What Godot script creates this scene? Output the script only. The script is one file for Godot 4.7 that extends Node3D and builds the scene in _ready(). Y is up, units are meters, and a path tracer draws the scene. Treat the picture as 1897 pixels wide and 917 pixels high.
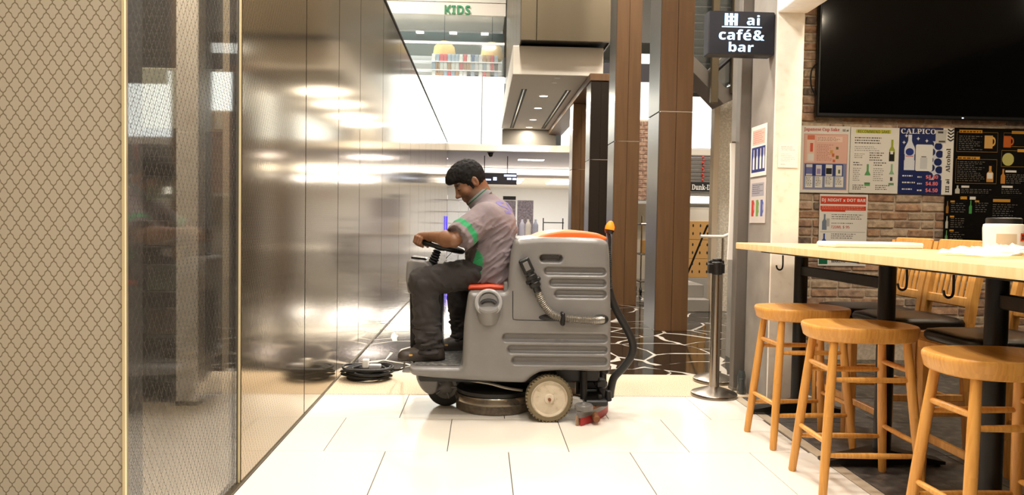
extends Node3D
# A night-time shopping-mall passage: a cleaner on a ride-on floor scrubber between a patterned
# glass wall and a small brick-walled cafe bar. Metres, y up; the camera stands at x = 0, z = 0.

var M := {}
var taken := {}
var rng := RandomNumberGenerator.new()

func _ready() -> void:
	rng.seed = 7
	make_camera_and_light()
	make_materials()
	build_near_shell()
	build_left_wall()
	build_near_floor()
	build_far_floor()
	build_columns()
	build_soffit()
	build_far_hall()
	build_upper_shop()
	build_escalator_side()
	build_cafe_shell()
	build_scrubber()
	build_person()
	build_tables()
	build_stools_and_chairs()
	build_posters()
	build_small_things()


func make_camera_and_light() -> void:
	var cam := Camera3D.new()
	cam.name = "camera"
	cam.position = Vector3(0, 1.1305, 0)
	cam.rotation = Vector3(-0.0354, -0.0410, 0.0165)
	cam.fov = 36.86
	cam.near = 0.05
	cam.far = 120.0
	cam.current = true
	add_child(cam)
	var env := Environment.new()
	env.background_mode = Environment.BG_COLOR
	env.background_color = Color(0.02, 0.02, 0.022)
	env.tonemap_mode = Environment.TONE_MAPPER_LINEAR
	env.tonemap_exposure = 1.0
	env.sdfgi_enabled = true
	env.ssao_enabled = true
	env.ssil_enabled = true
	var we := WorldEnvironment.new()
	we.name = "world_environment"
	we.environment = env
	add_child(we)


# ---------------------------------------------------------------- mesh helpers
class MB:
	var v := PackedVector3Array()
	var uv := PackedVector2Array()
	var has_uv := false
	func tri(a: Vector3, b: Vector3, c: Vector3) -> void:
		v.append(a); v.append(b); v.append(c)
		if has_uv:
			uv.append(Vector2.ZERO); uv.append(Vector2.ZERO); uv.append(Vector2.ZERO)
	func quad(a: Vector3, b: Vector3, c: Vector3, d: Vector3) -> void:
		tri(a, b, c); tri(a, c, d)
	func quad_uv(a: Vector3, b: Vector3, c: Vector3, d: Vector3, ua: Vector2, ub: Vector2, uc: Vector2, ud: Vector2) -> void:
		if not has_uv:
			has_uv = true
			uv.resize(v.size())
		for p in [a, b, c, a, c, d]:
			v.append(p)
		for q in [ua, ub, uc, ua, uc, ud]:
			uv.append(q)
	func tri_out(a: Vector3, b: Vector3, c: Vector3, from: Vector3) -> void:
		if (b - a).cross(c - a).dot((a + b + c) / 3.0 - from) >= 0.0:
			tri(a, b, c)
		else:
			tri(a, c, b)
	func quad_out(a: Vector3, b: Vector3, c: Vector3, d: Vector3, from: Vector3) -> void:
		if (c - a).cross(d - b).dot((a + b + c + d) / 4.0 - from) >= 0.0:
			quad(a, b, c, d)
		else:
			quad(a, d, c, b)


func commit(mb: MB, deg := 38.0) -> ArrayMesh:
	var n := mb.v.size()
	var face := PackedVector3Array()
	var unit := PackedVector3Array()
	face.resize(n / 3)
	unit.resize(n / 3)
	var groups := {}
	for t in n / 3:
		var a := mb.v[t * 3]
		var f := (mb.v[t * 3 + 1] - a).cross(mb.v[t * 3 + 2] - a)
		face[t] = f
		unit[t] = f.normalized()
		for k in 3:
			var p := mb.v[t * 3 + k]
			var key := Vector3i(roundi(p.x * 20000.0), roundi(p.y * 20000.0), roundi(p.z * 20000.0))
			if groups.has(key):
				groups[key].append(t)
			else:
				groups[key] = [t]
	var lim := cos(deg_to_rad(deg))
	var vs := PackedVector3Array()
	var ns := PackedVector3Array()
	var us := PackedVector2Array()
	for t in n / 3:
		if face[t].length_squared() < 1e-18:
			continue
		for k in [0, 2, 1]:
			var p := mb.v[t * 3 + k]
			var key := Vector3i(roundi(p.x * 20000.0), roundi(p.y * 20000.0), roundi(p.z * 20000.0))
			var s := Vector3.ZERO
			for o in groups[key]:
				if unit[o].dot(unit[t]) > lim:
					s += face[o]
			vs.append(p)
			ns.append(s.normalized() if s.length_squared() > 0.0 else unit[t])
			if mb.has_uv:
				us.append(mb.uv[t * 3 + k])
	var arr := []
	arr.resize(Mesh.ARRAY_MAX)
	arr[Mesh.ARRAY_VERTEX] = vs
	arr[Mesh.ARRAY_NORMAL] = ns
	if mb.has_uv:
		arr[Mesh.ARRAY_TEX_UV] = us
	var m := ArrayMesh.new()
	m.add_surface_from_arrays(Mesh.PRIMITIVE_TRIANGLES, arr)
	return m


func rbox(mb: MB, c: Vector3, s: Vector3, b := 0.0, bs := Basis()) -> void:
	var h := s * 0.5
	b = minf(b, minf(h.x, minf(h.y, h.z)) * 0.98)
	if b <= 0.0:
		var q := []
		for i in 8:
			q.append(c + bs * Vector3(h.x * (1 if i & 1 else -1), h.y * (1 if i & 2 else -1), h.z * (1 if i & 4 else -1)))
		for f in [[0, 1, 3, 2], [4, 5, 7, 6], [0, 1, 5, 4], [2, 3, 7, 6], [0, 2, 6, 4], [1, 3, 7, 5]]:
			mb.quad_out(q[f[0]], q[f[1]], q[f[2]], q[f[3]], c)
		return
	var px := {}
	for i in 8:
		var sg := Vector3(1 if i & 1 else -1, 1 if i & 2 else -1, 1 if i & 4 else -1)
		for ax in 3:
			var p := Vector3(sg.x * (h.x - b), sg.y * (h.y - b), sg.z * (h.z - b))
			p[ax] = sg[ax] * h[ax]
			px[i * 3 + ax] = c + bs * p
	for f in [[0, 2, 6, 4, 0], [1, 3, 7, 5, 0], [0, 1, 5, 4, 1], [2, 3, 7, 6, 1], [0, 1, 3, 2, 2], [4, 5, 7, 6, 2]]:
		mb.quad_out(px[f[0] * 3 + f[4]], px[f[1] * 3 + f[4]], px[f[2] * 3 + f[4]], px[f[3] * 3 + f[4]], c)
	for i in 8:
		for ax in 3:
			var j: int = i ^ (1 << ax)
			if j > i:
				var a1: int = (ax + 1) % 3
				var a2: int = (ax + 2) % 3
				mb.quad_out(px[i * 3 + a1], px[j * 3 + a1], px[j * 3 + a2], px[i * 3 + a2], c)
		mb.tri_out(px[i * 3], px[i * 3 + 1], px[i * 3 + 2], c)


func frame_of(d: Vector3) -> Basis:
	d = d.normalized()
	var u := d.cross(Vector3.UP if absf(d.y) < 0.95 else Vector3.RIGHT).normalized()
	return Basis(u, d, u.cross(d))  # columns: side, along, other side


func ring(c: Vector3, u: Vector3, w: Vector3, r: float, n: int) -> PackedVector3Array:
	var out := PackedVector3Array()
	for i in n:
		var a := TAU * i / n
		out.append(c + (u * cos(a) + w * sin(a)) * r)
	return out


func skin_rings(mb: MB, rings: Array, cap0 := true, cap1 := true) -> void:
	var flip := false
	var n: int = rings[0].size()
	var c0 := Vector3.ZERO
	var c1 := Vector3.ZERO
	for i in n:
		c0 += rings[0][i] / n
		c1 += rings[-1][i] / n
	# decide the winding from the second ring
	var a: Vector3 = rings[0][0]
	var b: Vector3 = rings[0][1]
	var d: Vector3 = rings[1][0]
	var cc := Vector3.ZERO
	for i in n:
		cc += (rings[0][i] + rings[1][i]) / (2.0 * n)
	if (b - a).cross(d - a).dot((a + b + d) / 3.0 - cc) < 0.0:
		flip = true
	for k in rings.size() - 1:
		for i in n:
			var j := (i + 1) % n
			if flip:
				mb.quad(rings[k][i], rings[k + 1][i], rings[k + 1][j], rings[k][j])
			else:
				mb.quad(rings[k][i], rings[k][j], rings[k + 1][j], rings[k + 1][i])
	var ax := (c1 - c0)
	if cap0:
		for i in n:
			mb.tri_out(c0, rings[0][i], rings[0][(i + 1) % n], c0 + (rings[1][0] + rings[1][n / 2] - rings[0][0] - rings[0][n / 2]))
	if cap1:
		var m := rings.size()
		for i in n:
			mb.tri_out(c1, rings[-1][i], rings[-1][(i + 1) % n], c1 + (rings[m - 2][0] + rings[m - 2][n / 2] - rings[m - 1][0] - rings[m - 1][n / 2]))


func cyl(mb: MB, p0: Vector3, p1: Vector3, r0: float, r1 := -1.0, n := 16, bevel := 0.0) -> void:
	if r1 < 0.0:
		r1 = r0
	var f := frame_of(p1 - p0)
	var d := (p1 - p0).normalized()
	var rs := []
	if bevel > 0.0:
		rs.append(ring(p0, f.x, f.z, r0 - bevel, n))
		rs.append(ring(p0 + d * bevel, f.x, f.z, r0, n))
		rs.append(ring(p1 - d * bevel, f.x, f.z, r1, n))
		rs.append(ring(p1, f.x, f.z, r1 - bevel, n))
	else:
		rs = [ring(p0, f.x, f.z, r0, n), ring(p1, f.x, f.z, r1, n)]
	skin_rings(mb, rs)


func smooth_path(pts: Array, per := 6) -> PackedVector3Array:
	var out := PackedVector3Array()
	for i in pts.size() - 1:
		var p0: Vector3 = pts[maxi(i - 1, 0)]
		var p1: Vector3 = pts[i]
		var p2: Vector3 = pts[i + 1]
		var p3: Vector3 = pts[mini(i + 2, pts.size() - 1)]
		for k in per:
			out.append(p1.cubic_interpolate(p2, p0, p3, float(k) / per))
	out.append(pts[-1])
	return out


# a swept tube; wave > 0 makes it corrugated (rings of +-wave every `pitch` points)
func tube(mb: MB, pts: PackedVector3Array, r: float, n := 10, closed := false, wave := 0.0, r_end := -1.0) -> void:
	var rings := []
	var u := Vector3.ZERO
	var m := pts.size()
	for i in m:
		var a: Vector3 = pts[(i - 1 + m) % m] if closed else pts[maxi(i - 1, 0)]
		var b: Vector3 = pts[(i + 1) % m] if closed else pts[mini(i + 1, m - 1)]
		var d := (b - a).normalized()
		if u == Vector3.ZERO:
			u = frame_of(d).x
		u = (u - d * u.dot(d)).normalized()
		var rr := r if r_end < 0.0 else lerpf(r, r_end, float(i) / (m - 1))
		if wave > 0.0:
			rr += wave if i % 2 == 0 else -wave
		rings.append(ring(pts[i], u, d.cross(u), rr, n))
	if closed:
		rings.append(rings[0])
	skin_rings(mb, rings, not closed, not closed)


func resample(pts: PackedVector3Array, step: float) -> PackedVector3Array:
	var out := PackedVector3Array([pts[0]])
	var left := step
	for i in pts.size() - 1:
		var a := pts[i]
		var b := pts[i + 1]
		var l := a.distance_to(b)
		var at := left
		while at <= l:
			out.append(a.lerp(b, at / l))
			at += step
		left = at - l
	return out


# profile: Vector2(radius, height) from bottom to top along the outside
func lathe(mb: MB, prof: Array, n := 32, xf := Transform3D()) -> void:
	for k in prof.size() - 1:
		var a: Vector2 = prof[k]
		var b: Vector2 = prof[k + 1]
		for i in n:
			var t0 := TAU * i / n
			var t1 := TAU * (i + 1) / n
			var p := func(q: Vector2, t: float) -> Vector3: return xf * Vector3(q.x * cos(t), q.y, q.x * sin(t))
			var a0: Vector3 = p.call(a, t0)
			var a1: Vector3 = p.call(a, t1)
			var b0: Vector3 = p.call(b, t0)
			var b1: Vector3 = p.call(b, t1)
			if a.x > 1e-6 and b.x > 1e-6:
				mb.quad(a0, b0, b1, a1)
			elif a.x > 1e-6:
				mb.tri(a0, b0, a1)
			elif b.x > 1e-6:
				mb.tri(a0, b0, b1)


func fillet(pts: Array, r: float, seg := 4) -> PackedVector2Array:
	var out := PackedVector2Array()
	var n := pts.size()
	for i in n:
		var p: Vector2 = pts[i]
		var a: Vector2 = pts[(i - 1 + n) % n]
		var b: Vector2 = pts[(i + 1) % n]
		var rr := minf(r, minf(p.distance_to(a), p.distance_to(b)) * 0.45)
		var s := p + (a - p).normalized() * rr
		var e := p + (b - p).normalized() * rr
		for k in seg + 1:
			var t := float(k) / seg
			out.append(s.lerp(p, t).lerp(p.lerp(e, t), t))
	return out


# polygon in the xf's xy plane, extruded from z0 to z1 with rounded rims of radius b
func extrude(mb: MB, poly: PackedVector2Array, z0: float, z1: float, b := 0.0, steps := 3, xf := Transform3D()) -> void:
	if not Geometry2D.is_polygon_clockwise(poly):
		poly = poly.duplicate()
		poly.reverse()
	var n := poly.size()
	var inward := PackedVector2Array()
	for i in n:
		var d0 := (poly[i] - poly[(i - 1 + n) % n]).normalized()
		var d1 := (poly[(i + 1) % n] - poly[i]).normalized()
		var n0 := Vector2(d0.y, -d0.x)
		var n1 := Vector2(d1.y, -d1.x)
		var m := (n0 + n1)
		m = m.normalized() / maxf(0.5, m.normalized().dot(n0)) if m.length() > 0.01 else n0
		inward.append(m)
	# check that inward points inside
	var tst := PackedVector2Array()
	for i in n:
		tst.append(poly[i] + inward[i] * 0.0005)
	if area(tst) > area(poly):
		for i in n:
			inward[i] = -inward[i]
	var rings := []
	var lo := []
	var hi := []
	if b > 0.0:
		for k in steps + 1:
			var a := PI / 2 * k / steps
			lo.append([b * (1.0 - sin(a)), z0 + b * (1.0 - cos(a))])
			hi.append([b * (1.0 - cos(a)), z1 - b * (1.0 - sin(a))])
		rings = lo + hi
	else:
		rings = [[0.0, z0], [0.0, z1]]
	var rs := []
	for r in rings:
		var q := PackedVector3Array()
		for i in n:
			var p: Vector2 = poly[i] + inward[i] * r[0]
			q.append(xf * Vector3(p.x, p.y, r[1]))
		rs.append(q)
	var mirrored := xf.basis.determinant() < 0.0
	for k in rs.size() - 1:
		for i in n:
			var j := (i + 1) % n
			# clockwise polygon (seen from +z): outside lies to its left
			if mirrored:
				mb.quad(rs[k][i], rs[k][j], rs[k + 1][j], rs[k + 1][i])
			else:
				mb.quad(rs[k][i], rs[k + 1][i], rs[k + 1][j], rs[k][j])
	for side in 2:
		var flat := PackedVector2Array()
		var ins: float = rings[0][0] if side == 0 else rings[-1][0]
		for i in n:
			flat.append(poly[i] + inward[i] * ins)
		var idx := Geometry2D.triangulate_polygon(flat)
		var q: PackedVector3Array = rs[0] if side == 0 else rs[-1]
		var way := (xf.basis.z) * (-1.0 if side == 0 else 1.0)
		for t in idx.size() / 3:
			var a := q[idx[t * 3]]
			var b2 := q[idx[t * 3 + 1]]
			var c := q[idx[t * 3 + 2]]
			if (b2 - a).cross(c - a).dot(way) > 0.0:
				mb.tri(a, b2, c)
			else:
				mb.tri(a, c, b2)


func area(p: PackedVector2Array) -> float:
	var s := 0.0
	for i in p.size():
		var q := p[(i + 1) % p.size()]
		s += p[i].x * q.y - q.x * p[i].y
	return absf(s) * 0.5


func ellipsoid(mb: MB, c: Vector3, r: Vector3, n := 16, m := 10, bs := Basis()) -> void:
	var prof := []
	for k in m + 1:
		var a := -PI / 2 + PI * k / m
		prof.append(Vector2(cos(a), sin(a)) if k > 0 and k < m else Vector2(0.0, sin(a)))
	lathe(mb, prof, n, Transform3D(bs * Basis.from_scale(r), c))


# ---------------------------------------------------------------- node helpers
func numbered(called: String) -> String:
	if not taken.has(called):
		taken[called] = 0
		return called
	taken[called] += 1
	return "%s_%03d" % [called, taken[called]]


func part(called: String, mesh: Mesh, m: Material, parent: Node3D, at := Vector3.ZERO) -> MeshInstance3D:
	var o := MeshInstance3D.new()
	o.name = called
	o.mesh = mesh
	o.material_override = m
	o.position = at
	parent.add_child(o, true)
	return o


func built(called: String, mb: MB, m: Material, parent: Node3D, deg := 38.0) -> MeshInstance3D:
	return part(called, commit(mb, deg), m, parent)


func thing(called: String, label: String, category: String, at := Vector3.ZERO, group := "") -> Node3D:
	var o := Node3D.new()
	o.name = numbered(called)
	o.position = at
	add_child(o)
	o.set_meta("label", label)
	o.set_meta("category", category)
	if group:
		o.set_meta("group", group)
	return o


func tag(o: Node3D, label: String, category: String, group := "") -> Node3D:
	o.set_meta("label", label)
	o.set_meta("category", category)
	if group:
		o.set_meta("group", group)
	return o


func single(called: String, mb: MB, m: Material, label: String, category: String, group := "", deg := 38.0) -> MeshInstance3D:
	var o := part(numbered(called), commit(mb, deg), m, self)
	tag(o, label, category, group)
	return o


func structure(called: String, mb: MB, m: Material, label := "", deg := 38.0) -> MeshInstance3D:
	var o := part(numbered(called), commit(mb, deg), m, self)
	o.set_meta("kind", "structure")
	if label:
		o.set_meta("label", label)
	return o


func slab(lo: Vector3, hi: Vector3, bev := 0.0) -> MB:
	var mb := MB.new()
	rbox(mb, (lo + hi) / 2, (hi - lo).abs(), bev)
	return mb


func lamp_area(called: String, at: Vector3, toward: Vector3, size: Vector2, energy: float, color: Color, parent: Node3D = null) -> void:
	var l := AreaLight3D.new()
	l.name = called
	l.area_size = size
	l.light_energy = energy
	l.light_color = color
	l.shadow_enabled = true
	l.area_range = 30.0
	l.area_attenuation = 2.0
	(parent if parent else self).add_child(l, true)
	var up := Vector3.UP if absf(toward.normalized().y) < 0.9 else Vector3.FORWARD
	l.transform = Transform3D(Basis.looking_at(toward, up), at)


func text_mesh(txt: String, h: float, w: float, bold := false, face := "Droid Sans", depth := 0.0015) -> ArrayMesh:
	var f := SystemFont.new()
	f.font_names = PackedStringArray([face])
	f.font_weight = 700 if bold else 400
	var t := TextMesh.new()
	t.text = txt
	t.font = f
	t.font_size = 64
	t.pixel_size = 0.01
	t.depth = 0.02
	t.curve_step = 4.0
	var a := t.get_mesh_arrays()
	var v: PackedVector3Array = a[Mesh.ARRAY_VERTEX]
	var nn: PackedVector3Array = a[Mesh.ARRAY_NORMAL]
	if v.is_empty():
		return ArrayMesh.new()
	var lo := v[0]
	var hi := v[0]
	for p in v:
		lo = lo.min(p)
		hi = hi.max(p)
	var s := Vector3(w / maxf(hi.x - lo.x, 0.001), h / maxf(hi.y - lo.y, 0.001), depth / 0.02)
	if w <= 0.0:
		s.x = s.y
	for i in v.size():
		v[i] = (v[i] - (lo + hi) / 2) * s
	a[Mesh.ARRAY_VERTEX] = v
	for slot in [Mesh.ARRAY_TANGENT, Mesh.ARRAY_TEX_UV]:
		a[slot] = null
	var m := ArrayMesh.new()
	m.add_surface_from_arrays(Mesh.PRIMITIVE_TRIANGLES, a)
	return m


func write(parent: Node3D, txt: String, at: Vector3, h: float, w: float, m: Material, bold := false, face := "Droid Sans", turn := Vector3.ZERO) -> MeshInstance3D:
	var o := part("lettering", text_mesh(txt, h, w, bold, face), m, parent, at)
	o.rotation = turn
	return o


# ---------------------------------------------------------------- materials
func mat(called: String, c: Color, rough := 0.6, metal := 0.0) -> StandardMaterial3D:
	var m := StandardMaterial3D.new()
	m.resource_name = called
	m.albedo_color = c
	m.roughness = rough
	m.metallic = metal
	M[called] = m
	return m


func noise_tex(sd: int, freq: float, stops: Array, size := 512, kind := FastNoiseLite.TYPE_SIMPLEX_SMOOTH, oct := 4) -> NoiseTexture2D:
	var n := FastNoiseLite.new()
	n.seed = sd
	n.frequency = freq
	n.noise_type = kind
	n.fractal_octaves = oct
	var t := NoiseTexture2D.new()
	t.width = size
	t.height = size
	t.seamless = true
	t.noise = n
	if stops:
		var g := Gradient.new()
		g.offsets = PackedFloat32Array(stops.map(func(s): return s[0]))
		g.colors = PackedColorArray(stops.map(func(s): return s[1]))
		t.color_ramp = g
	return t


func tri_tex(m: StandardMaterial3D, t: Texture2D, scale: float, world := false) -> void:
	m.albedo_texture = t
	m.uv1_triplanar = true
	m.uv1_world_triplanar = world
	m.uv1_scale = Vector3.ONE * scale


func bump(m: StandardMaterial3D, t: Texture2D, cm: float) -> void:
	m.heightmap_enabled = true
	m.heightmap_texture = t
	m.heightmap_scale = cm


func wood_image(sd: int, a: Color, b: Color) -> ImageTexture:
	var n := FastNoiseLite.new()
	n.seed = sd
	n.frequency = 0.02
	n.fractal_octaves = 3
	var w := 256
	var im := Image.create(w, w, false, Image.FORMAT_RGB8)
	for y in w:
		for x in w:
			# grain runs along v; blended over the seam so that it repeats
			var f := float(y) / w
			var s0 := n.get_noise_2d(x * 1.6, y * 0.10)
			var s1 := n.get_noise_2d(x * 1.6, (y - w) * 0.10)
			var g := lerpf(s0, s1, f)
			var h := lerpf(n.get_noise_2d(x * 1.6 + 411.0, y * 0.1), n.get_noise_2d((x - w) * 1.6 + 411.0, y * 0.1), float(x) / w)
			var k := clampf(0.5 + 0.55 * sin((g * 0.6 + h) * 9.0) * 0.6 + g * 0.5, 0.0, 1.0)
			im.set_pixel(x, y, a.lerp(b, k))
	return ImageTexture.create_from_image(im)


# interlocking quatrefoil mesh printed on the film behind the glass
func mesh_image(ground: Color, line: Color, thick: float) -> ImageTexture:
	var w := 128
	var h := 150
	var im := Image.create(w, h, false, Image.FORMAT_RGB8)
	for y in h:
		for x in w:
			var px := float(x) / w
			var py := float(y) / h
			var u := px + py
			var v := px - py
			var uu := u + 0.034 * sin(TAU * 2.0 * v)
			var vv := v + 0.034 * sin(TAU * 2.0 * u)
			var d := minf(absf(uu - roundf(uu)), absf(vv - roundf(vv)))
			im.set_pixel(x, y, line.lerp(ground, smoothstep(thick * 0.7, thick * 1.35, d)))
	return ImageTexture.create_from_image(im)


func mesh_alpha(ground: Color, line: Color, thick: float) -> ImageTexture:
	var im := Image.create(128, 96, false, Image.FORMAT_RGBA8)
	for y in 96:
		for x in 128:
			var u := x / 128.0 + y / 96.0
			var v := x / 128.0 - y / 96.0
			var uu := u + 0.034 * sin(TAU * 2.0 * v)
			var vv := v + 0.034 * sin(TAU * 2.0 * u)
			var d := minf(absf(uu - roundf(uu)), absf(vv - roundf(vv)))
			im.set_pixel(x, y, line.lerp(ground, smoothstep(thick * 0.7, thick * 1.35, d)))
	return ImageTexture.create_from_image(im)


func make_materials() -> void:
	# floor
	var m := mat("white_tile", Color(0.93, 0.905, 0.86), 0.16)
	m.metallic_specular = 0.5
	m = mat("tile_joint", Color(0.27, 0.245, 0.22), 0.9)
	m = mat("threshold_stone", Color(1, 1, 1), 0.75)
	tri_tex(m, noise_tex(3, 0.09, [[0.0, Color(0.50, 0.43, 0.33)], [0.40, Color(0.72, 0.65, 0.54)], [0.6, Color(0.80, 0.73, 0.62)], [1.0, Color(0.90, 0.84, 0.74)]], 512, FastNoiseLite.TYPE_SIMPLEX, 5), 2.2, true)
	m = mat("cafe_stone", Color(1, 1, 1), 0.45)
	tri_tex(m, noise_tex(5, 0.02, [[0.0, Color(0.20, 0.19, 0.185)], [0.5, Color(0.29, 0.275, 0.26)], [1.0, Color(0.42, 0.40, 0.375)]]), 1.3, true)
	m = mat("border_stone", Color(0.76, 0.70, 0.61), 0.25)
	m = mat("black_marble", Color(0.085, 0.072, 0.062), 0.07)
	m.metallic_specular = 0.6
	m = mat("white_inlay", Color(0.76, 0.735, 0.69), 0.12)
	# left wall
	m = mat("film_front", Color(1, 1, 1), 0.16)
	m.albedo_texture = mesh_image(Color(0.81, 0.765, 0.685), Color(0.56, 0.50, 0.405), 0.050)
	m.uv1_scale = Vector3(1.0 / 0.0339, 1.0 / 0.0513, 1)
	m.metallic_specular = 0.55
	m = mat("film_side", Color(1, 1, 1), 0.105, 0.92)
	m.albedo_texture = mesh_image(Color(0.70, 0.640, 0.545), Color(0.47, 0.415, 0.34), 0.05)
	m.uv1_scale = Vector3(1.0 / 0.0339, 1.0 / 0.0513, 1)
	m = mat("brass_trim", Color(0.97, 0.90, 0.72), 0.35, 0.2)
	m = mat("dark_joint", Color(0.10, 0.085, 0.07), 0.6)
	# columns and soffits
	m = mat("bronze", Color(1, 1, 1), 0.42, 0.0)
	tri_tex(m, wood_image(12, Color(0.365, 0.255, 0.145), Color(0.40, 0.285, 0.165)), 0.6, true)
	mat("bronze_side", Color(0.44, 0.44, 0.43), 0.34, 0.7)
	mat("dark_bronze", Color(0.15, 0.115, 0.085), 0.35, 0.4)
	m = mat("champagne_metal", Color(0.38, 0.34, 0.27), 0.40, 0.6)
	mat("soffit_white", Color(0.86, 0.83, 0.78), 0.6)
	mat("soffit_lavender", Color(0.63, 0.59, 0.635), 0.55)
	mat("ceiling_white", Color(0.84, 0.82, 0.78), 0.7)
	mat("wall_plain", Color(0.70, 0.66, 0.60), 0.7)
	mat("wall_dark", Color(0.16, 0.145, 0.13), 0.6)
	mat("column_grey", Color(0.44, 0.42, 0.395), 0.42, 0.3)
	m = mat("plaster_grey", Color(1, 1, 1), 0.7)
	tri_tex(m, noise_tex(31, 0.012, [[0.0, Color(0.50, 0.48, 0.455)], [1.0, Color(0.60, 0.58, 0.55)]], 256), 0.9, true)
	m = mat("plaster_white", Color(1, 1, 1), 0.65)
	tri_tex(m, noise_tex(32, 0.02, [[0.0, Color(0.84, 0.80, 0.73)], [0.3, Color(0.90, 0.87, 0.82)], [1.0, Color(0.93, 0.905, 0.86)]], 512), 0.8, true)
	m = mat("stone_wall", Color(1, 1, 1), 0.75)
	tri_tex(m, noise_tex(33, 0.05, [[0.0, Color(0.68, 0.65, 0.59)], [0.5, Color(0.80, 0.77, 0.71)], [1.0, Color(0.90, 0.87, 0.81)]], 512, FastNoiseLite.TYPE_CELLULAR, 3), 1.5, true)
	mat("concrete_step", Color(0.58, 0.56, 0.53), 0.55)
	# bricks: five tones of clay, and the mortar bed
	var clay := [[Color(0.64, 0.53, 0.45), Color(0.75, 0.64, 0.55)], [Color(0.56, 0.44, 0.37), Color(0.69, 0.56, 0.47)], [Color(0.68, 0.59, 0.50), Color(0.79, 0.70, 0.60)], [Color(0.44, 0.38, 0.34), Color(0.58, 0.50, 0.44)], [Color(0.64, 0.50, 0.40), Color(0.76, 0.61, 0.49)]]
	var brick_bump := noise_tex(41, 0.035, [], 256)
	for i in 5:
		m = mat("clay_%d" % i, Color(1, 1, 1), 0.85)
		tri_tex(m, noise_tex(50 + i, 0.018, [[0.0, clay[i][0] * 0.8], [0.35, clay[i][0]], [0.7, clay[i][1]], [1.0, Color(0.70, 0.62, 0.53)]], 256), 2.4, true)
		bump(m, brick_bump, 0.5)
	m = mat("mortar", Color(1, 1, 1), 0.95)
	tri_tex(m, noise_tex(61, 0.05, [[0.0, Color(0.70, 0.64, 0.57)], [1.0, Color(0.86, 0.80, 0.72)]], 256), 2.0, true)
	# furniture
	m = mat("stool_wood", Color(1, 1, 1), 0.32)
	tri_tex(m, wood_image(71, Color(0.79, 0.55, 0.26), Color(0.88, 0.65, 0.34)), 3.0)
	m.metallic_specular = 0.45
	m = mat("chair_wood", Color(1, 1, 1), 0.4)
	tri_tex(m, wood_image(72, Color(0.76, 0.54, 0.26), Color(0.85, 0.63, 0.33)), 3.0)
	m = mat("table_wood", Color(1, 1, 1), 0.38)
	tri_tex(m, wood_image(73, Color(0.91, 0.78, 0.56), Color(0.95, 0.84, 0.64)), 1.6)
	mat("black_steel", Color(0.045, 0.042, 0.04), 0.4, 0.3)
	mat("black_leather", Color(0.06, 0.054, 0.05), 0.38)
	mat("black_plastic", Color(0.06, 0.057, 0.055), 0.42)
	mat("black_rubber", Color(0.075, 0.072, 0.068), 0.6)
	mat("screen_black", Color(0.018, 0.017, 0.017), 0.12)
	mat("brushed_steel", Color(0.62, 0.59, 0.55), 0.26, 1.0)
	mat("chrome", Color(0.78, 0.76, 0.72), 0.12, 1.0)
	mat("white_plastic", Color(0.92, 0.91, 0.88), 0.35)
	mat("paper_white", Color(0.90, 0.885, 0.86), 0.5)
	# scrubber
	m = mat("machine_grey", Color(1, 1, 1), 0.27)
	tri_tex(m, noise_tex(81, 0.008, [[0.0, Color(0.445, 0.435, 0.425)], [1.0, Color(0.49, 0.48, 0.47)]], 256), 1.2)
	mat("machine_dark_grey", Color(0.42, 0.41, 0.40), 0.3)
	mat("machine_orange", Color(0.93, 0.43, 0.16), 0.36)
	mat("seat_orange", Color(0.80, 0.28, 0.13), 0.5)
	m = mat("wheel_cream", Color(1, 1, 1), 0.55)
	tri_tex(m, noise_tex(82, 0.02, [[0.0, Color(0.60, 0.53, 0.43)], [0.35, Color(0.77, 0.72, 0.63)], [1.0, Color(0.82, 0.77, 0.69)]], 256), 3.0)
	mat("tyre", Color(0.44, 0.39, 0.29), 0.8)
	m = mat("brush_cover", Color(0.66, 0.62, 0.56), 0.2, 0.85)
	m = mat("brush_skirt", Color(1, 1, 1), 0.8)
	tri_tex(m, noise_tex(83, 0.03, [[0.0, Color(0.28, 0.24, 0.20)], [1.0, Color(0.46, 0.41, 0.34)]], 256), 4.0)
	mat("hose_metal", Color(0.55, 0.53, 0.50), 0.3, 0.7)
	mat("hose_black", Color(0.13, 0.125, 0.12), 0.5)
	mat("squeegee_red", Color(0.62, 0.13, 0.12), 0.5)
	mat("rust", Color(0.46, 0.28, 0.15), 0.7)
	m = mat("deck_mat", Color(1, 1, 1), 0.55)
	tri_tex(m, noise_tex(84, 0.03, [[0.0, Color(0.22, 0.22, 0.22)], [0.55, Color(0.36, 0.36, 0.35)], [1.0, Color(0.62, 0.60, 0.56)]], 256), 3.0)
	# person
	m = mat("skin", Color(1, 1, 1), 0.5)
	m.vertex_color_use_as_albedo = true
	m.subsurf_scatter_enabled = true
	m.subsurf_scatter_strength = 0.08
	m = mat("shirt_cloth", Color(1, 1, 1), 0.85)
	m.vertex_color_use_as_albedo = true
	m.rim_enabled = true
	m.rim = 0.25
	m = mat("trouser_cloth", Color(0.175, 0.158, 0.152), 0.9)
	m.rim_enabled = true
	m.rim = 0.2
	m = mat("hair", Color(0.062, 0.053, 0.048), 0.75)
	m.metallic_specular = 0.3
	mat("shoe_leather", Color(0.20, 0.165, 0.14), 0.5)
	mat("shoe_sole", Color(0.17, 0.145, 0.12), 0.75)
	mat("shirt_print", Color(0.40, 0.36, 0.55), 0.8)
	mat("collar_grey", Color(0.42, 0.41, 0.42), 0.85)
	mat("collar_green", Color(0.10, 0.36, 0.22), 0.85)
	mat("eye_white", Color(0.42, 0.36, 0.31), 0.3)
	mat("eye_dark", Color(0.03, 0.02, 0.018), 0.2)
	# prints
	mat("ink_black", Color(0.07, 0.07, 0.07), 0.6)
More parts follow.
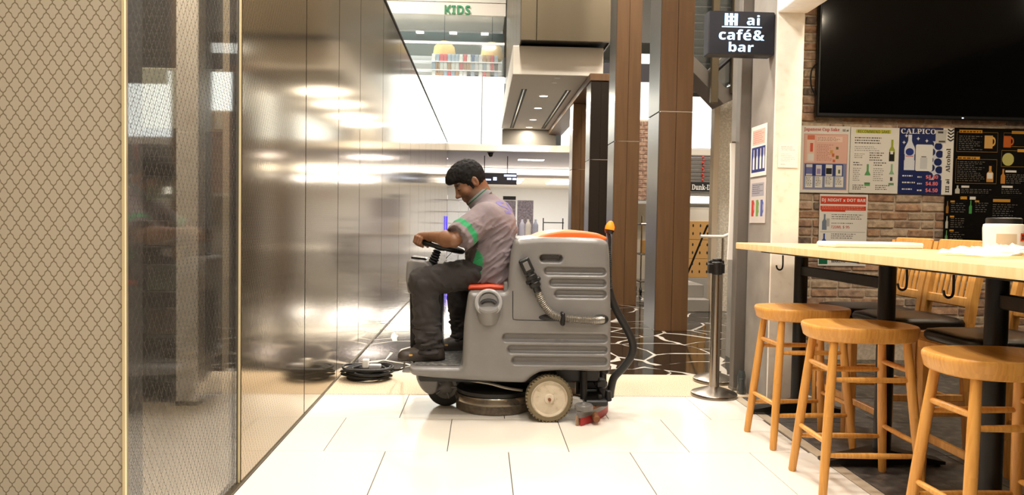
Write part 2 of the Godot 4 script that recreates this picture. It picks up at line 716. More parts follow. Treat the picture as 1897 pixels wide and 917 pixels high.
	mat("ink_white", Color(0.93, 0.92, 0.90), 0.6)
	mat("ink_red", Color(0.78, 0.20, 0.14), 0.6)
	mat("ink_pink", Color(0.95, 0.50, 0.50), 0.6)
	mat("ink_yellow", Color(0.80, 0.78, 0.20), 0.6)
	mat("ink_olive", Color(0.46, 0.46, 0.08), 0.6)
	mat("ink_gold", Color(0.83, 0.62, 0.22), 0.6)
	mat("ink_green", Color(0.09, 0.52, 0.34), 0.6)
	mat("ink_grey", Color(0.42, 0.40, 0.38), 0.6)
	mat("cardboard", Color(0.71, 0.54, 0.31), 0.8)
	mat("shop_white", Color(0.93, 0.93, 0.93), 0.5)
	mat("floor_base", Color(0.30, 0.27, 0.24), 0.8)
	# light givers
	glow("lamp_warm", Color(1.0, 0.91, 0.76), 6.0)
	glow("lamp_white", Color(1.0, 0.97, 0.92), 6.0)
	glow("cove_glow", Color(1.0, 0.96, 0.87), 2.2)
	glow("panel_backlit", Color(0.97, 1.0, 0.98), 1.25)
	glow("letters_lit", Color(0.48, 0.80, 1.0), 1.7)
	glow("screen_text", Color(0.80, 0.86, 1.0), 1.3)
	glow("green_sign", Color(0.04, 0.58, 0.33), 0.55)
	M.green_sign.albedo_color = Color(0.02, 0.30, 0.17)
	glow("amber_lit", Color(1.0, 0.42, 0.02), 1.5)
	M.amber_lit.albedo_color = Color(0.90, 0.42, 0.05)
	glow("violet_lit", Color(0.30, 0.22, 0.95), 1.3)
	M.violet_lit.albedo_color = Color(0.15, 0.12, 0.4)
	m = mat("clear_glass", Color(0.9, 0.97, 0.95, 0.06), 0.03)
	m.transparency = BaseMaterial3D.TRANSPARENCY_ALPHA
	m = mat("frosted_plastic", Color(0.93, 0.92, 0.90, 0.55), 0.4)
	m.transparency = BaseMaterial3D.TRANSPARENCY_ALPHA
	m = mat("tinted_glass", Color(0.75, 0.72, 0.66, 0.03), 0.03)
	m.transparency = BaseMaterial3D.TRANSPARENCY_ALPHA
	m.metallic_specular = 0.9
	m = mat("printed_mesh", Color(1, 1, 1), 0.5)
	m.transparency = BaseMaterial3D.TRANSPARENCY_ALPHA
	m.albedo_texture = mesh_alpha(Color(0.60, 0.54, 0.45, 0.02), Color(0.10, 0.085, 0.07, 0.75), 0.05)
	m.uv1_scale = Vector3(1.0 / 0.0339, 1.0 / 0.0513, 1)
	m = mat("smoke_glass", Color(0.25, 0.28, 0.28, 0.55), 0.06)
	m.transparency = BaseMaterial3D.TRANSPARENCY_ALPHA


func glow(called: String, c: Color, k: float) -> void:
	var m := mat(called, Color(0.8, 0.8, 0.8), 0.5)
	m.emission_enabled = true
	m.emission = c
	m.emission_energy_multiplier = k


# ---------------------------------------------------------------- near hall
func ceiling_lamp(x: float, y: float, z: float, size: float, energy: float, warm: bool, label: String, group: String) -> void:
	var t := thing("ceiling_downlight", label, "ceiling light", Vector3(x, y, z), group)
	var mb := MB.new()
	lathe(mb, [Vector2(size * 0.5, -0.004), Vector2(size * 0.62, -0.012), Vector2(size * 0.64, -0.002), Vector2(size * 0.64, 0.0)], 24)
	built("trim_ring", mb, M.soffit_white, t)
	mb = MB.new()
	lathe(mb, [Vector2(0, -0.006), Vector2(size * 0.5, -0.006), Vector2(size * 0.5, 0.0)], 24)
	built("lens", mb, M.lamp_warm if warm else M.lamp_white, t)
	lamp_area("downlight", Vector3(0, -0.02, 0), Vector3.DOWN, Vector2(size, size) * 0.85, energy, Color(1.0, 0.93, 0.82) if warm else Color(1.0, 0.965, 0.92), t)


func build_near_shell() -> void:
	structure("ceiling", slab(Vector3(-1.4, 3.30, -5.75), Vector3(6.2, 3.42, 2.7)), M.ceiling_white, "white plaster ceiling over the passage and the cafe")
	structure("wall_back", slab(Vector3(-2.6, -0.1, 2.6), Vector3(6.2, 3.42, 2.75)), M.wall_plain)
	structure("wall_right", slab(Vector3(6.1, -0.1, -6.4), Vector3(6.25, 3.42, 2.7)), M.wall_dark)
	structure("wall_left_return", slab(Vector3(-2.75, -0.1, -2.3), Vector3(-2.6, 3.42, 2.7)), M.wall_plain)
	structure("ceiling_near", slab(Vector3(-2.75, 3.30, -2.2), Vector3(-1.4, 3.42, 2.7)), M.ceiling_white)
	for p in [[-0.25, -0.7], [0.95, -0.7], [-0.25, -2.2], [0.95, -2.2], [-0.25, -3.7], [0.95, -3.7], [-0.25, -5.1], [0.95, -5.1]]:
		ceiling_lamp(p[0], 3.299, p[1], 0.34, LAMP_NEAR, false, "round white downlight in the passage ceiling", "passage ceiling downlights")
	for p in [[2.15, -2.4], [2.15, -3.9], [3.4, -2.6], [3.4, -4.4], [5.2, -5.5]]:
		ceiling_lamp(p[0], 3.299, p[1], 0.24, LAMP_CAFE, true, "round warm downlight in the cafe ceiling", "cafe ceiling downlights")

const LAMP_NEAR := 3.0
const LAMP_CAFE := 2.1


func build_left_wall() -> void:
	structure("wall_left", slab(Vector3(-1.055, -0.1, -21.2), Vector3(-1.03, 3.3, -3.15)), M.dark_joint, "long wall of patterned reflective panels beside the passage")
	var wall := get_node("wall_left")
	var zs := [-2.160, -3.137, -4.257, -5.206, -6.10, -7.463, -9.01, -10.36]
	while zs[-1] > -20.0:
		zs.append(zs[-1] - 1.36)
	zs[-1] = -21.0
	for i in range(1, zs.size() - 1):
		var z0: float = zs[i] - 0.007
		var z1: float = zs[i + 1] + 0.007
		var mb := MB.new()
		var x := -1.0
		mb.quad_uv(Vector3(x, 0.0, z0), Vector3(x, 0.0, z1), Vector3(x, 3.3, z1), Vector3(x, 3.3, z0), Vector2(-z0, 0), Vector2(-z1, 0), Vector2(-z1, -3.3), Vector2(-z0, -3.3))
		for e in [[z0, z0], [z1, z1]]:
			mb.quad_out(Vector3(x, 0, e[0]), Vector3(x - 0.03, 0, e[0]), Vector3(x - 0.03, 3.3, e[0]), Vector3(x, 3.3, e[0]), Vector3(x - 0.015, 1.6, (z0 + z1) / 2))
		mb.quad(Vector3(x, 3.3, z0), Vector3(x, 3.3, z1), Vector3(x - 0.03, 3.3, z1), Vector3(x - 0.03, 3.3, z0))
		built("panel", mb, M.film_side, wall)
	build_showcase()
	# the end of the wall that faces the camera
	var end := structure("wall_left_end", slab(Vector3(-2.6, -0.1, -2.3), Vector3(-1.03, 3.3, -2.17)), M.dark_joint, "pale patterned panel closing the end of the reflective wall")
	var mb2 := MB.new()
	var z := -2.14
	mb2.quad_uv(Vector3(-2.6, 0, z), Vector3(-1.012, 0, z), Vector3(-1.012, 3.3, z), Vector3(-2.6, 3.3, z), Vector2(-2.6, 0), Vector2(-1.012, 0), Vector2(-1.012, -3.3), Vector2(-2.6, -3.3))
	mb2.quad_out(Vector3(-1.012, 0, z), Vector3(-1.012, 0, z - 0.03), Vector3(-1.012, 3.3, z - 0.03), Vector3(-1.012, 3.3, z), Vector3(-1.5, 1, z - 0.02))
	built("panel", mb2, M.film_front, end)
	structure("trim_1", slab(Vector3(-1.0115, 0, -2.1385), Vector3(-1.002, 3.3, -2.13), 0.001), M.brass_trim, "thin brass edge strip at the corner of the panels")
	structure("trim_2", slab(Vector3(-1.03, 3.301, -21.1), Vector3(-0.99, 3.325, -5.8)), M.dark_joint, "thin dark capping along the top of the reflective wall")
	structure("baseboard_left", slab(Vector3(-1.02, 0.0, -21.0), Vector3(-0.994, 0.010, -2.15)), M.champagne_metal)


# the first bay of the wall is clear glass with a printed mesh before a dim shop window
func build_showcase() -> void:
	var w := structure("window_1", slab(Vector3(-1.02, 0.0, -3.105), Vector3(-1.008, 3.3, -2.165)), M.tinted_glass, "clear glass bay with a printed mesh beside the pale panel")
	var mb := MB.new()
	mb.quad_uv(Vector3(-1.004, 0, -2.165), Vector3(-1.004, 0, -3.095), Vector3(-1.004, 3.3, -3.095), Vector3(-1.004, 3.3, -2.165), Vector2(2.165, 0), Vector2(3.095, 0), Vector2(3.095, -3.3), Vector2(2.165, -3.3))
	built("printed_film", mb, M.printed_mesh, w)
	structure("trim_5", slab(Vector3(-1.03, 0, -3.150), Vector3(-1.012, 3.3, -3.104)), M.dark_joint, "dark joint at the end of the glass bay")
	structure("trim_6", slab(Vector3(-1.012, 0, -3.1395), Vector3(-1.0035, 3.3, -3.1365)), M.brass_trim, "thin bright strip beside the dark joint")
	structure("wall_showcase", slab(Vector3(-2.6, -0.1, -4.86), Vector3(-1.056, 3.3, -4.75)), M.wall_dark, "dark back wall of the shop window")
	structure("wall_showcase_left", slab(Vector3(-2.72, -0.1, -4.86), Vector3(-2.6, 3.3, -2.3)), M.wall_dark)
	structure("ceiling_showcase", slab(Vector3(-2.6, 3.30, -4.86), Vector3(-1.03, 3.42, -2.18)), M.wall_dark)
	structure("floor_showcase", slab(Vector3(-2.6, -0.005, -4.76), Vector3(-1.056, 0.001, -2.31)), M.border_stone, "pale floor of the shop window")
	var c := thing("slim_column", "slim pale beige column inside the shop window", "column", Vector3(-1.74, 0.001, -4.52))
	built("shaft", slab(Vector3(-0.065, 0, -0.06), Vector3(0.065, 3.29, 0.06), 0.006), M.plaster_white, c)
	built("foot", slab(Vector3(-0.07, 0, -0.065), Vector3(0.07, 0.03, 0.065), 0.004), M.champagne_metal, c)
	c = thing("slim_column", "narrow grey beige post beside the slim pale column", "column", Vector3(-1.52, 0.001, -4.60))
	built("shaft", slab(Vector3(-0.05, 0, -0.04), Vector3(0.05, 3.29, 0.04), 0.006), M.border_stone, c)
	single("white_light_board", slab(Vector3(-2.18, 1.66, -4.745), Vector3(-1.40, 2.04, -4.69), 0.01), mat("board_white", Color(0.68, 0.69, 0.63), 0.6), "blank white board hung on the dark back wall of the window", "board")
	var sh := thing("dark_shelf_unit", "dark shelf unit at the back of the shop window", "shelf", Vector3(-2.02, 0.001, -4.56))
	built("back", slab(Vector3(-0.26, 0.0, -0.16), Vector3(0.20, 1.55, -0.14)), M.black_plastic, sh)
	for k in 6:
		built("shelf", slab(Vector3(-0.26, 0.10 + k * 0.27, -0.14), Vector3(0.20, 0.13 + k * 0.27, 0.05), 0.003), M.black_plastic, sh)
	for k in 8:
		var hue := [Color(0.36, 0.42, 0.36), Color(0.44, 0.36, 0.30), Color(0.40, 0.42, 0.46), Color(0.30, 0.34, 0.28)]
		var word: String = ["green", "brown", "grey blue", "olive"][k % 4]
		var row := k / 2
		single("shelf_box", slab(Vector3(-2.26 + (k % 2) * 0.23, 0.4035 + row * 0.27, -4.69), Vector3(-2.06 + (k % 2) * 0.23, 0.56 + row * 0.27, -4.58), 0.006), mat("box_tone_%d" % (k % 4), hue[k % 4], 0.6) if k < 4 else M["box_tone_%d" % (k % 4)], "%s box on the %s shelf of the dark unit" % [word, ["lowest filled", "second filled", "third filled", "topmost filled"][row]], "box", "boxes on the dark shelf unit")
	ceiling_lamp(-1.75, 3.299, -3.6, 0.16, 3.6, true, "small warm downlight inside the shop window", "shop window downlight")


func build_near_floor() -> void:
	var f := structure("floor", slab(Vector3(-2.6, -0.12, -4.78), Vector3(1.66, -0.006, 2.6)), M.tile_joint, "floor of large glossy cream tiles")
	var made := {}
	var row := -2
	while true:
		var za := -3.6054 - row * 0.613          # near edge
		var zb := za - 0.613
		if za <= -4.78 + 0.01:
			break
		zb = maxf(zb, -4.78)
		var shift := 0.0 if posmod(row, 2) == 0 else 0.3
		var x := -0.7534 + shift - 3 * 0.6
		while x < 1.66:
			var x0 := maxf(x, -2.6 if za > -2.0 else -0.995)
			var x1 := minf(x + 0.6, 1.66)
			if x1 - x0 > 0.02:
				var s := Vector3(x1 - x0 - 0.004, 0.012, za - zb - 0.004)
				var key := "%.3f %.3f" % [s.x, s.z]
				if not made.has(key):
					var mb := MB.new()
					rbox(mb, Vector3.ZERO, s, 0.0012)
					made[key] = commit(mb)
				part("tile", made[key], M.white_tile, f, Vector3((x0 + x1) / 2, -0.006, (za + zb) / 2))
			x += 0.6
		row += 1
		if row > 12:
			break
	# nearer rows, under and behind the camera
	row = -3
	while -3.6054 - row * 0.613 < 2.6:
		var za2 := -3.6054 - row * 0.613
		var shift2 := 0.0 if posmod(row, 2) == 0 else 0.3
		var x2 := -0.7534 + shift2 - 3 * 0.6
		while x2 < 1.66:
			var xa := maxf(x2, -0.995 if za2 < -1.6 else -2.6)
			var xb := minf(x2 + 0.6, 1.66)
			if xb - xa > 0.02:
				var s2 := Vector3(xb - xa - 0.004, 0.012, 0.609)
				var key2 := "%.3f %.3f" % [s2.x, s2.z]
				if not made.has(key2):
					var mb2 := MB.new()
					rbox(mb2, Vector3.ZERO, s2, 0.0012)
					made[key2] = commit(mb2)
				part("tile", made[key2], M.white_tile, f, Vector3((xa + xb) / 2, -0.006, za2 - 0.3065))
			x2 += 0.6
		row -= 1
	structure("floor_border", slab(Vector3(1.664, -0.12, -4.78), Vector3(1.722, 0.0, 2.6), 0.001), M.border_stone)
	structure("floor_threshold", slab(Vector3(-1.03, -0.12, -5.468), Vector3(2.2, 0.001, -4.784), 0.001), M.threshold_stone, "speckled beige stone strip across the passage")
	var c := structure("floor_cafe", slab(Vector3(1.726, -0.12, -4.78), Vector3(6.2, -0.006, 2.6)), M.tile_joint, "grey stone tiles of the cafe floor")
	var mb3 := MB.new()
	rbox(mb3, Vector3.ZERO, Vector3(0.594, 0.012, 0.594), 0.001)
	var sq := commit(mb3)
	for i in 5:
		for j in 8:
			part("tile", sq, M.cafe_stone, c, Vector3(2.026 + i * 0.6, -0.006, -4.47 + j * 0.6))
	structure("floor_cafe_rear", slab(Vector3(2.204, -0.12, -6.4), Vector3(6.2, -0.001, -4.784)), M.cafe_stone)


# Voronoi cells of jittered seeds, shrunk to leave inlaid lines and warped so that the lines curve
func marble_cells(x0: float, x1: float, z0: float, z1: float, step: float, line: float, sd: int) -> Array:
	var r := RandomNumberGenerator.new()
	r.seed = sd
	var nx := int((x1 - x0) / step) + 3
	var nz := int((z0 - z1) / step) + 3
	var seeds := []
	for j in nz:
		for i in nx:
			seeds.append(Vector2(x0 + (i - 0.5 + r.randf_range(-0.46, 0.46)) * step, z0 - (j - 0.5 + r.randf_range(-0.46, 0.46)) * step))
	var warp := FastNoiseLite.new()
	warp.seed = sd
	warp.frequency = 0.9
	var out := []
	var bounds := PackedVector2Array([Vector2(x0, z1), Vector2(x1, z1), Vector2(x1, z0), Vector2(x0, z0)])
	for k in seeds.size():
		var s: Vector2 = seeds[k]
		var w := step * 1.6
		var cell := PackedVector2Array([s + Vector2(-w, -w), s + Vector2(w, -w), s + Vector2(w, w), s + Vector2(-w, w)])
		var ci := k % nx
		var cj := k / nx
		for dj in range(-2, 3):
			for di in range(-2, 3):
				var i2 := ci + di
				var j2 := cj + dj
				if (di == 0 and dj == 0) or i2 < 0 or j2 < 0 or i2 >= nx or j2 >= nz:
					continue
				var o: Vector2 = seeds[j2 * nx + i2]
				var mid := (s + o) / 2
				var nn := (o - s).normalized()
				var cut := PackedVector2Array()
				for q in cell.size():
					var a := cell[q]
					var b := cell[(q + 1) % cell.size()]
					var da := (a - mid).dot(nn)
					var db := (b - mid).dot(nn)
					if da <= 0.0:
						cut.append(a)
					if (da < 0.0 and db > 0.0) or (da > 0.0 and db < 0.0):
						cut.append(a.lerp(b, da / (da - db)))
				cell = cut
				if cell.size() < 3:
					break
			if cell.size() < 3:
				break
		if cell.size() < 3:
			continue
		var shr := Geometry2D.offset_polygon(cell, -line * r.randf_range(0.6, 1.7), Geometry2D.JOIN_ROUND)
		if shr.is_empty():
			continue
		var fine := PackedVector2Array()
		for q in shr[0].size():
			var a: Vector2 = shr[0][q]
			var b: Vector2 = shr[0][(q + 1) % shr[0].size()]
			var n := maxi(1, int(a.distance_to(b) / (step * 0.22)))
			for t in n:
				var p := a.lerp(b, float(t) / n)
				fine.append(p + Vector2(warp.get_noise_2d(p.x, p.y), warp.get_noise_2d(p.x + 50.0, p.y)) * step * 0.55)
		for piece in Geometry2D.intersect_polygons(fine, bounds):
			if area(piece) > 0.004:
				out.append(piece)
	return out


func build_far_floor() -> void:
	var f := structure("floor_hall", slab(Vector3(-1.03, -0.12, -36.0), Vector3(9.0, -0.002, -5.472)), M.white_inlay, "glossy black marble floor with curving white inlaid lines")
	structure("floor_hall_left", slab(Vector3(-7.0, -0.12, -36.0), Vector3(-1.06, -0.002, -4.87)), M.black_marble)
	var xf := Transform3D(Basis(Vector3(1, 0, 0), Vector3(0, 0, 1), Vector3(0, -1, 0)), Vector3.ZERO)   # polygon xy -> world xz, extruded down
	for poly in marble_cells(-1.0, 4.4, -5.474, -13.0, 0.48, 0.0135, 4):
		var mb := MB.new()
		flat_piece(mb, poly)
		built("marble_slab", mb, M.black_marble, f, 20.0)
	var rest := MB.new()
	for poly in marble_cells(-1.0, 4.4, -13.02, -26.0, 0.62, 0.022, 5):
		flat_piece(rest, poly)
	for poly in marble_cells(4.42, 8.6, -6.6, -26.0, 0.95, 0.025, 6):
		flat_piece(rest, poly)
	var o := built("distant_marble_slabs", rest, M.black_marble, f, 20.0)
	o.set_meta("kind", "stuff")


func flat_piece(mb: MB, poly: PackedVector2Array) -> void:
	var idx := Geometry2D.triangulate_polygon(poly)
	for t in idx.size() / 3:
		var q := []
		for k in 3:
			var p := poly[idx[t * 3 + k]]
			q.append(Vector3(p.x, 0.0, p.y))
		mb.tri_out(q[0], q[1], q[2], q[0] - Vector3(0, 1, 0))
	for i in poly.size():
		var a := poly[i]
		var b := poly[(i + 1) % poly.size()]
		mb.quad(Vector3(a.x, 0, a.y), Vector3(b.x, 0, b.y), Vector3(b.x, -0.004, b.y), Vector3(a.x, -0.004, a.y))


# ---------------------------------------------------------------- hall beyond the threshold
func build_columns() -> void:
	var labels := ["nearest brown clad column with a grey metal side", "second brown clad column, behind the amber beacon", "black clad column just behind the orange tank lid", "farthest brown clad column beside the bright shop"]
	var at := [[1.837, -7.72, 2.30], [1.80, -10.15, 2.25], [1.815, -12.6, 2.2], [1.808, -15.0, 2.2]]
	for i in 4:
		var x: float = at[i][0]
		var z: float = at[i][1]
		var jy: float = at[i][2]
		var top := 9.0 if i < 2 else 3.52
		var t := thing("clad_column", labels[i], "column", Vector3(x, 0, z), "clad columns of the hall")
		var front: Material = M.dark_bronze if i == 2 else M.bronze
		built("core", slab(Vector3(0.01, 0, -0.52), Vector3(0.335, top, -0.006)), M.dark_joint, t)
		built("joint_strip", slab(Vector3(0.004, jy - 0.005, -0.02), Vector3(0.339, jy + 0.005, 0.001)), M.chrome, t)
		for h in [[0.0, jy - 0.0055], [jy + 0.0055, top]]:
			for s in [[0.0, 0.170], [0.173, 0.343]]:
				built("front_panel", slab(Vector3(s[0], h[0], -0.02), Vector3(s[1], h[1], 0.0), 0.002), front, t)
			built("side_panel", slab(Vector3(-0.004, h[0], -0.53), Vector3(0.012, h[1], -0.022), 0.002), M.bronze_side, t)
			built("side_panel", slab(Vector3(0.331, h[0], -0.53), Vector3(0.347, h[1], -0.022), 0.002), front, t)
	var b := thing("portal_beam", "brown metal beam resting on the two farthest columns", "beam", Vector3(1.81, 3.53, -12.6))
	built("fascia", slab(Vector3(-0.02, 0, -8.0), Vector3(0.36, 0.12, 0.02), 0.004), M.bronze, b)


func build_soffit() -> void:
	var t := thing("bronze_bulkhead", "pale bronze metal bulkhead hanging above the white soffit", "bulkhead")
	built("core", slab(Vector3(0.62, 4.2, -20.4), Vector3(2.10, 8.99, -12.55)), M.dark_joint, t)
	for s in [[0.60, 0.86], [0.868, 2.12]]:
		built("front_panel", slab(Vector3(s[0], 4.16, -12.56), Vector3(s[1], 8.99, -12.5), 0.004), M.champagne_metal, t)
	for k in 5:
		built("side_panel", slab(Vector3(0.595, 4.16, -14.14 - k * 1.59), Vector3(0.62, 8.99, -12.565 - k * 1.59), 0.003), M.champagne_metal, t)
	built("side_panel", slab(Vector3(2.10, 4.16, -20.4), Vector3(2.125, 8.99, -12.565), 0.003), M.champagne_metal, t)
	var w := thing("white_soffit", "white boxed soffit with downlights under the bronze bulkhead", "soffit")
	built("box", slab(Vector3(0.49, 3.66, -20.45), Vector3(2.06, 4.158, -12.9), 0.01), M.soffit_white, w)
	for s in [[0.77, 0.77], [1.62, 1.62]]:
		for d in [-0.035, 0.035]:
			built("slot_diffuser", slab(Vector3(s[0] + d - 0.018, 3.652, -20.2), Vector3(s[0] + d + 0.018, 3.6598, -14.3), 0.001), M.dark_joint, w)
		built("slot_diffuser", slab(Vector3(s[0] - 0.010, 3.650, -20.2), Vector3(s[0] + 0.010, 3.6598, -14.3), 0.001), M.chrome, w)
	for p in [[1.20, -15.0, "nearest"], [1.21, -16.6, "second"], [1.23, -18.5, "third"], [1.23, -20.0, "farthest"]]:
		var l := thing("soffit_downlight", "%s of the four round downlights in the white soffit" % p[2], "ceiling light", Vector3(p[0], 3.659, p[1]), "soffit downlights")
		var mb := MB.new()
		lathe(mb, [Vector2(0, -0.006), Vector2(0.085, -0.006), Vector2(0.085, 0.0)], 20)
		built("lens", mb, M.lamp_white, l)
		mb = MB.new()
		lathe(mb, [Vector2(0.085, -0.008), Vector2(0.11, -0.010), Vector2(0.115, 0.0)], 20)
		built("trim_ring", mb, M.soffit_white, l)
		lamp_area("downlight", Vector3(0, -0.02, 0), Vector3.DOWN, Vector2(0.15, 0.15), 5.0, Color(1.0, 0.95, 0.86), l)
	for p in [[1.28, -13.1], [1.28, -13.55]]:
		var mb2 := MB.new()
		lathe(mb2, [Vector2(0, -0.012), Vector2(0.05, -0.010), Vector2(0.06, 0.0)], 16)
		var o := single("smoke_detector", mb2, M.white_plastic, "small round detector on the white soffit", "detector", "soffit detectors")
		o.position = Vector3(p[0], 3.6595, p[1])


func build_far_hall() -> void:
	# shell of the tall hall
	structure("wall_far", slab(Vector3(-7.0, -0.1, -36.2), Vector3(9.0, 9.2, -36.0)), M.shop_white)
	structure("wall_hall_right", slab(Vector3(8.9, -0.1, -36.0), Vector3(9.05, 9.2, -6.4)), M.wall_plain)
	structure("wall_hall_left", slab(Vector3(-7.1, -0.1, -36.0), Vector3(-6.95, 9.2, -4.87)), M.wall_plain)
	structure("ceiling_hall", slab(Vector3(-7.0, 9.0, -36.0), Vector3(9.0, 9.2, -5.75)), M.ceiling_white)
	structure("wall_above_passage", slab(Vector3(-7.0, 3.42, -5.75), Vector3(9.0, 9.2, -5.6)), M.wall_plain)
	structure("wall_behind_panels", slab(Vector3(-7.0, -0.1, -5.02), Vector3(-1.056, 9.2, -4.87)), M.wall_plain)
	structure("ceiling_return", slab(Vector3(-7.0, 9.0, -5.75), Vector3(-1.0, 9.2, -4.87)), M.ceiling_white)
	# upper floor slab and its ledge
	structure("trim_3", slab(Vector3(-7.0, 3.035, -20.55), Vector3(8.9, 3.22, -20.40), 0.01), M.soffit_white, "cream ledge under the lit panels")
	structure("ceiling_shops", slab(Vector3(-7.0, 3.05, -27.0), Vector3(8.9, 3.24, -20.5)), M.soffit_lavender)
	structure("wall_soffit_end", slab(Vector3(0.52, 3.221, -20.62), Vector3(2.0, 3.655, -20.46)), M.column_grey)
	# curved light cove behind the ledge
	var mb := MB.new()
	rbox(mb, Vector3(0.9, 2.93, -27.05), Vector3(12.0, 0.22, 0.06), 0.0)
	var cove := single("cove_light", mb, M.cove_glow, "long glowing ceiling cove above the hanging direction sign", "light cove")
	lamp_area("cove_lamp", Vector3(0.9, 2.9, -26.9), Vector3(0, -0.5, 1), Vector2(10, 0.2), 5.0, Color(1, 0.95, 0.86))
	structure("ceiling_shops_rear", slab(Vector3(-7.0, 2.72, -36.0), Vector3(8.9, 2.82, -27.02)), M.soffit_white)
	for x in [-3.4, -1.2, 1.0, 3.2, 5.4]:
		for z in [-28.5, -30.5]:
			var p := single("light_panel", slab(Vector3(x - 0.55, 2.70, z - 0.55), Vector3(x + 0.55, 2.719, z + 0.55)), M.lamp_white, "square light panel in the ceiling of the far shop", "ceiling light", "far shop light panels")
			lamp_area("panel_lamp", Vector3(x, 2.69, z), Vector3.DOWN, Vector2(1.1, 1.1), 8.5, Color(1, 0.99, 0.98))
	for x in [-4.5, -1.5, 1.5, 4.5, 7.2]:
		var p2 := single("hall_light", slab(Vector3(x - 0.4, 3.04, -23.4), Vector3(x + 0.4, 3.049, -23.0)), M.lamp_white, "small light panel in the lavender ceiling", "ceiling light", "lavender ceiling lights")
		lamp_area("hall_lamp", Vector3(x, 3.03, -23.2), Vector3.DOWN, Vector2(0.8, 0.4), 3.5, Color(1, 0.95, 0.93))
	# high lamps of the tall hall
	for p3 in [[0.2, -8.0], [0.2, -11.5], [0.0, -15.0], [3.6, -8.2], [3.1, -6.7], [4.2, -12.0], [4.2, -16.5], [-2.6, -18.0]]:
		ceiling_lamp(p3[0], 8.999, p3[1], 0.6, LAMP_HALL, false, "large round lamp in the high hall ceiling", "high hall lamps")
	single("violet_screen", slab(Vector3(-0.99, 0.60, -20.60), Vector3(-0.95, 1.24, -20.48), 0.005), M.violet_lit, "slim violet lit screen at the far end of the reflective wall", "screen")
	lamp_area("violet_lamp", Vector3(-0.94, 0.92, -20.54), Vector3(1, 0, 0), Vector2(0.10, 0.6), 0.5, Color(0.4, 0.3, 1.0))
	# direction sign hanging from the ceiling
	var s := thing("direction_sign", "dark blue hanging direction sign with small white text", "sign", Vector3(0.43, 2.38, -22.0))
	built("board", slab(Vector3(-0.85, -0.17, -0.06), Vector3(0.58, 0.17, 0.0), 0.01), mat("sign_navy", Color(0.075, 0.085, 0.19), 0.3), s)
	for x in [-0.38, 0.30]:
		built("hanger", slab(Vector3(x - 0.012, 0.17, -0.04), Vector3(x + 0.012, 0.668, -0.02)), M.black_steel, s)
	for q in [[0.20, 0.565, 0.065, 0.125], [0.29, 0.42, -0.03, 0.03], [0.45, 0.565, -0.035, 0.03], [-0.44, -0.18, -0.06, -0.01], [-0.12, -0.01, -0.055, 0.045]]:
		built("lit_legend", slab(Vector3(q[0], q[2], 0.0), Vector3(q[1], q[3], 0.006)), M.screen_text, s)
	var dm := MB.new()
	lathe(dm, [Vector2(0, -0.11), Vector2(0.05, -0.09), Vector2(0.075, -0.04), Vector2(0.075, 0.0), Vector2(0.10, 0.0), Vector2(0.10, 0.02)], 18)
	var cam := single("dome_camera", dm, M.screen_black, "small black dome camera under the cream ledge", "camera")
	cam.position = Vector3(0.215, 3.03, -21.0)
	# far shop: grey patterned panels, counter, bottles and cartons
	var gp := mat("grey_pattern", Color(1, 1, 1), 0.7)
	tri_tex(gp, noise_tex(91, 0.03, [[0.0, Color(0.42, 0.40, 0.42)], [1.0, Color(0.66, 0.62, 0.64)]], 256), 1.5, true)
	structure("wall_shop_panel_1", slab(Vector3(0.70, 0.5, -25.2), Vector3(1.13, 1.83, -25.1)), gp)
	structure("wall_shop_panel_2", slab(Vector3(1.19, 0.5, -25.2), Vector3(1.73, 1.84, -25.1)), gp)
	single("shop_fascia_sign", slab(Vector3(0.70, 1.85, -25.15), Vector3(1.13, 1.97, -25.05)), M.dark_joint, "small black sign above a grey patterned wall panel", "sign")
	var counter := thing("shop_counter", "white counter of the far shop behind the driver", "counter", Vector3(1.6, 0, -24.0))
	built("body", slab(Vector3(-1.3, 0, -0.5), Vector3(1.3, 0.62, 0.0), 0.01), M.shop_white, counter)
	built("top", slab(Vector3(-1.33, 0.62, -0.53), Vector3(1.33, 0.66, 0.03), 0.006), M.soffit_white, counter)
	var bottle_mesh := MB.new()
	lathe(bottle_mesh, [Vector2(0, 0), Vector2(0.085, 0), Vector2(0.09, 0.02), Vector2(0.09, 0.36), Vector2(0.05, 0.44), Vector2(0.035, 0.47), Vector2(0.035, 0.54), Vector2(0, 0.54)], 14)
	var bm := commit(bottle_mesh)
	var tones := [Color(0.83, 0.72, 0.45), Color(0.86, 0.84, 0.80), Color(0.88, 0.88, 0.90), Color(0.80, 0.80, 0.86), Color(0.88, 0.86, 0.80), Color(0.66, 0.68, 0.74)]
	var words := ["amber", "cream", "white", "pale blue", "ivory", "grey blue"]
	for i in 6:
		var o := part(numbered("shop_bottle"), bm, mat("bottle_tone_%d" % i, tones[i], 0.35), self, Vector3(0.62 + i * 0.22 + 0.03 * (i % 2), 0.66, -24.1 - 0.1 * (i % 2)))
		tag(o, "%s bottle on the far shop counter behind the driver" % words[i], "bottle", "bottles on the far counter")
	var rb := thing("red_banner", "small red upright banner on a pole in the far shop", "banner", Vector3(2.985, 0, -24.03))
	built("flag", slab(Vector3(-0.045, 1.73, 0.0), Vector3(0.045, 2.0, 0.02)), M.ink_red, rb)
	built("pole", slab(Vector3(-0.008, 0.0, -0.016), Vector3(0.008, 2.0, 0.0)), M.shop_white, rb)
	var rack := thing("display_rack", "dark display rack of goods at the far shop entrance", "display rack", Vector3(2.25, 0, -23.5))
	for k in 4:
		built("shelf", slab(Vector3(-0.3, 0.25 + k * 0.28, -0.3), Vector3(0.35, 0.28 + k * 0.28, 0.0)), M.black_steel, rack)
	for x in [-0.3, 0.33]:
		built("upright", slab(Vector3(x, 0, -0.3), Vector3(x + 0.03, 1.25, -0.26)), M.black_steel, rack)
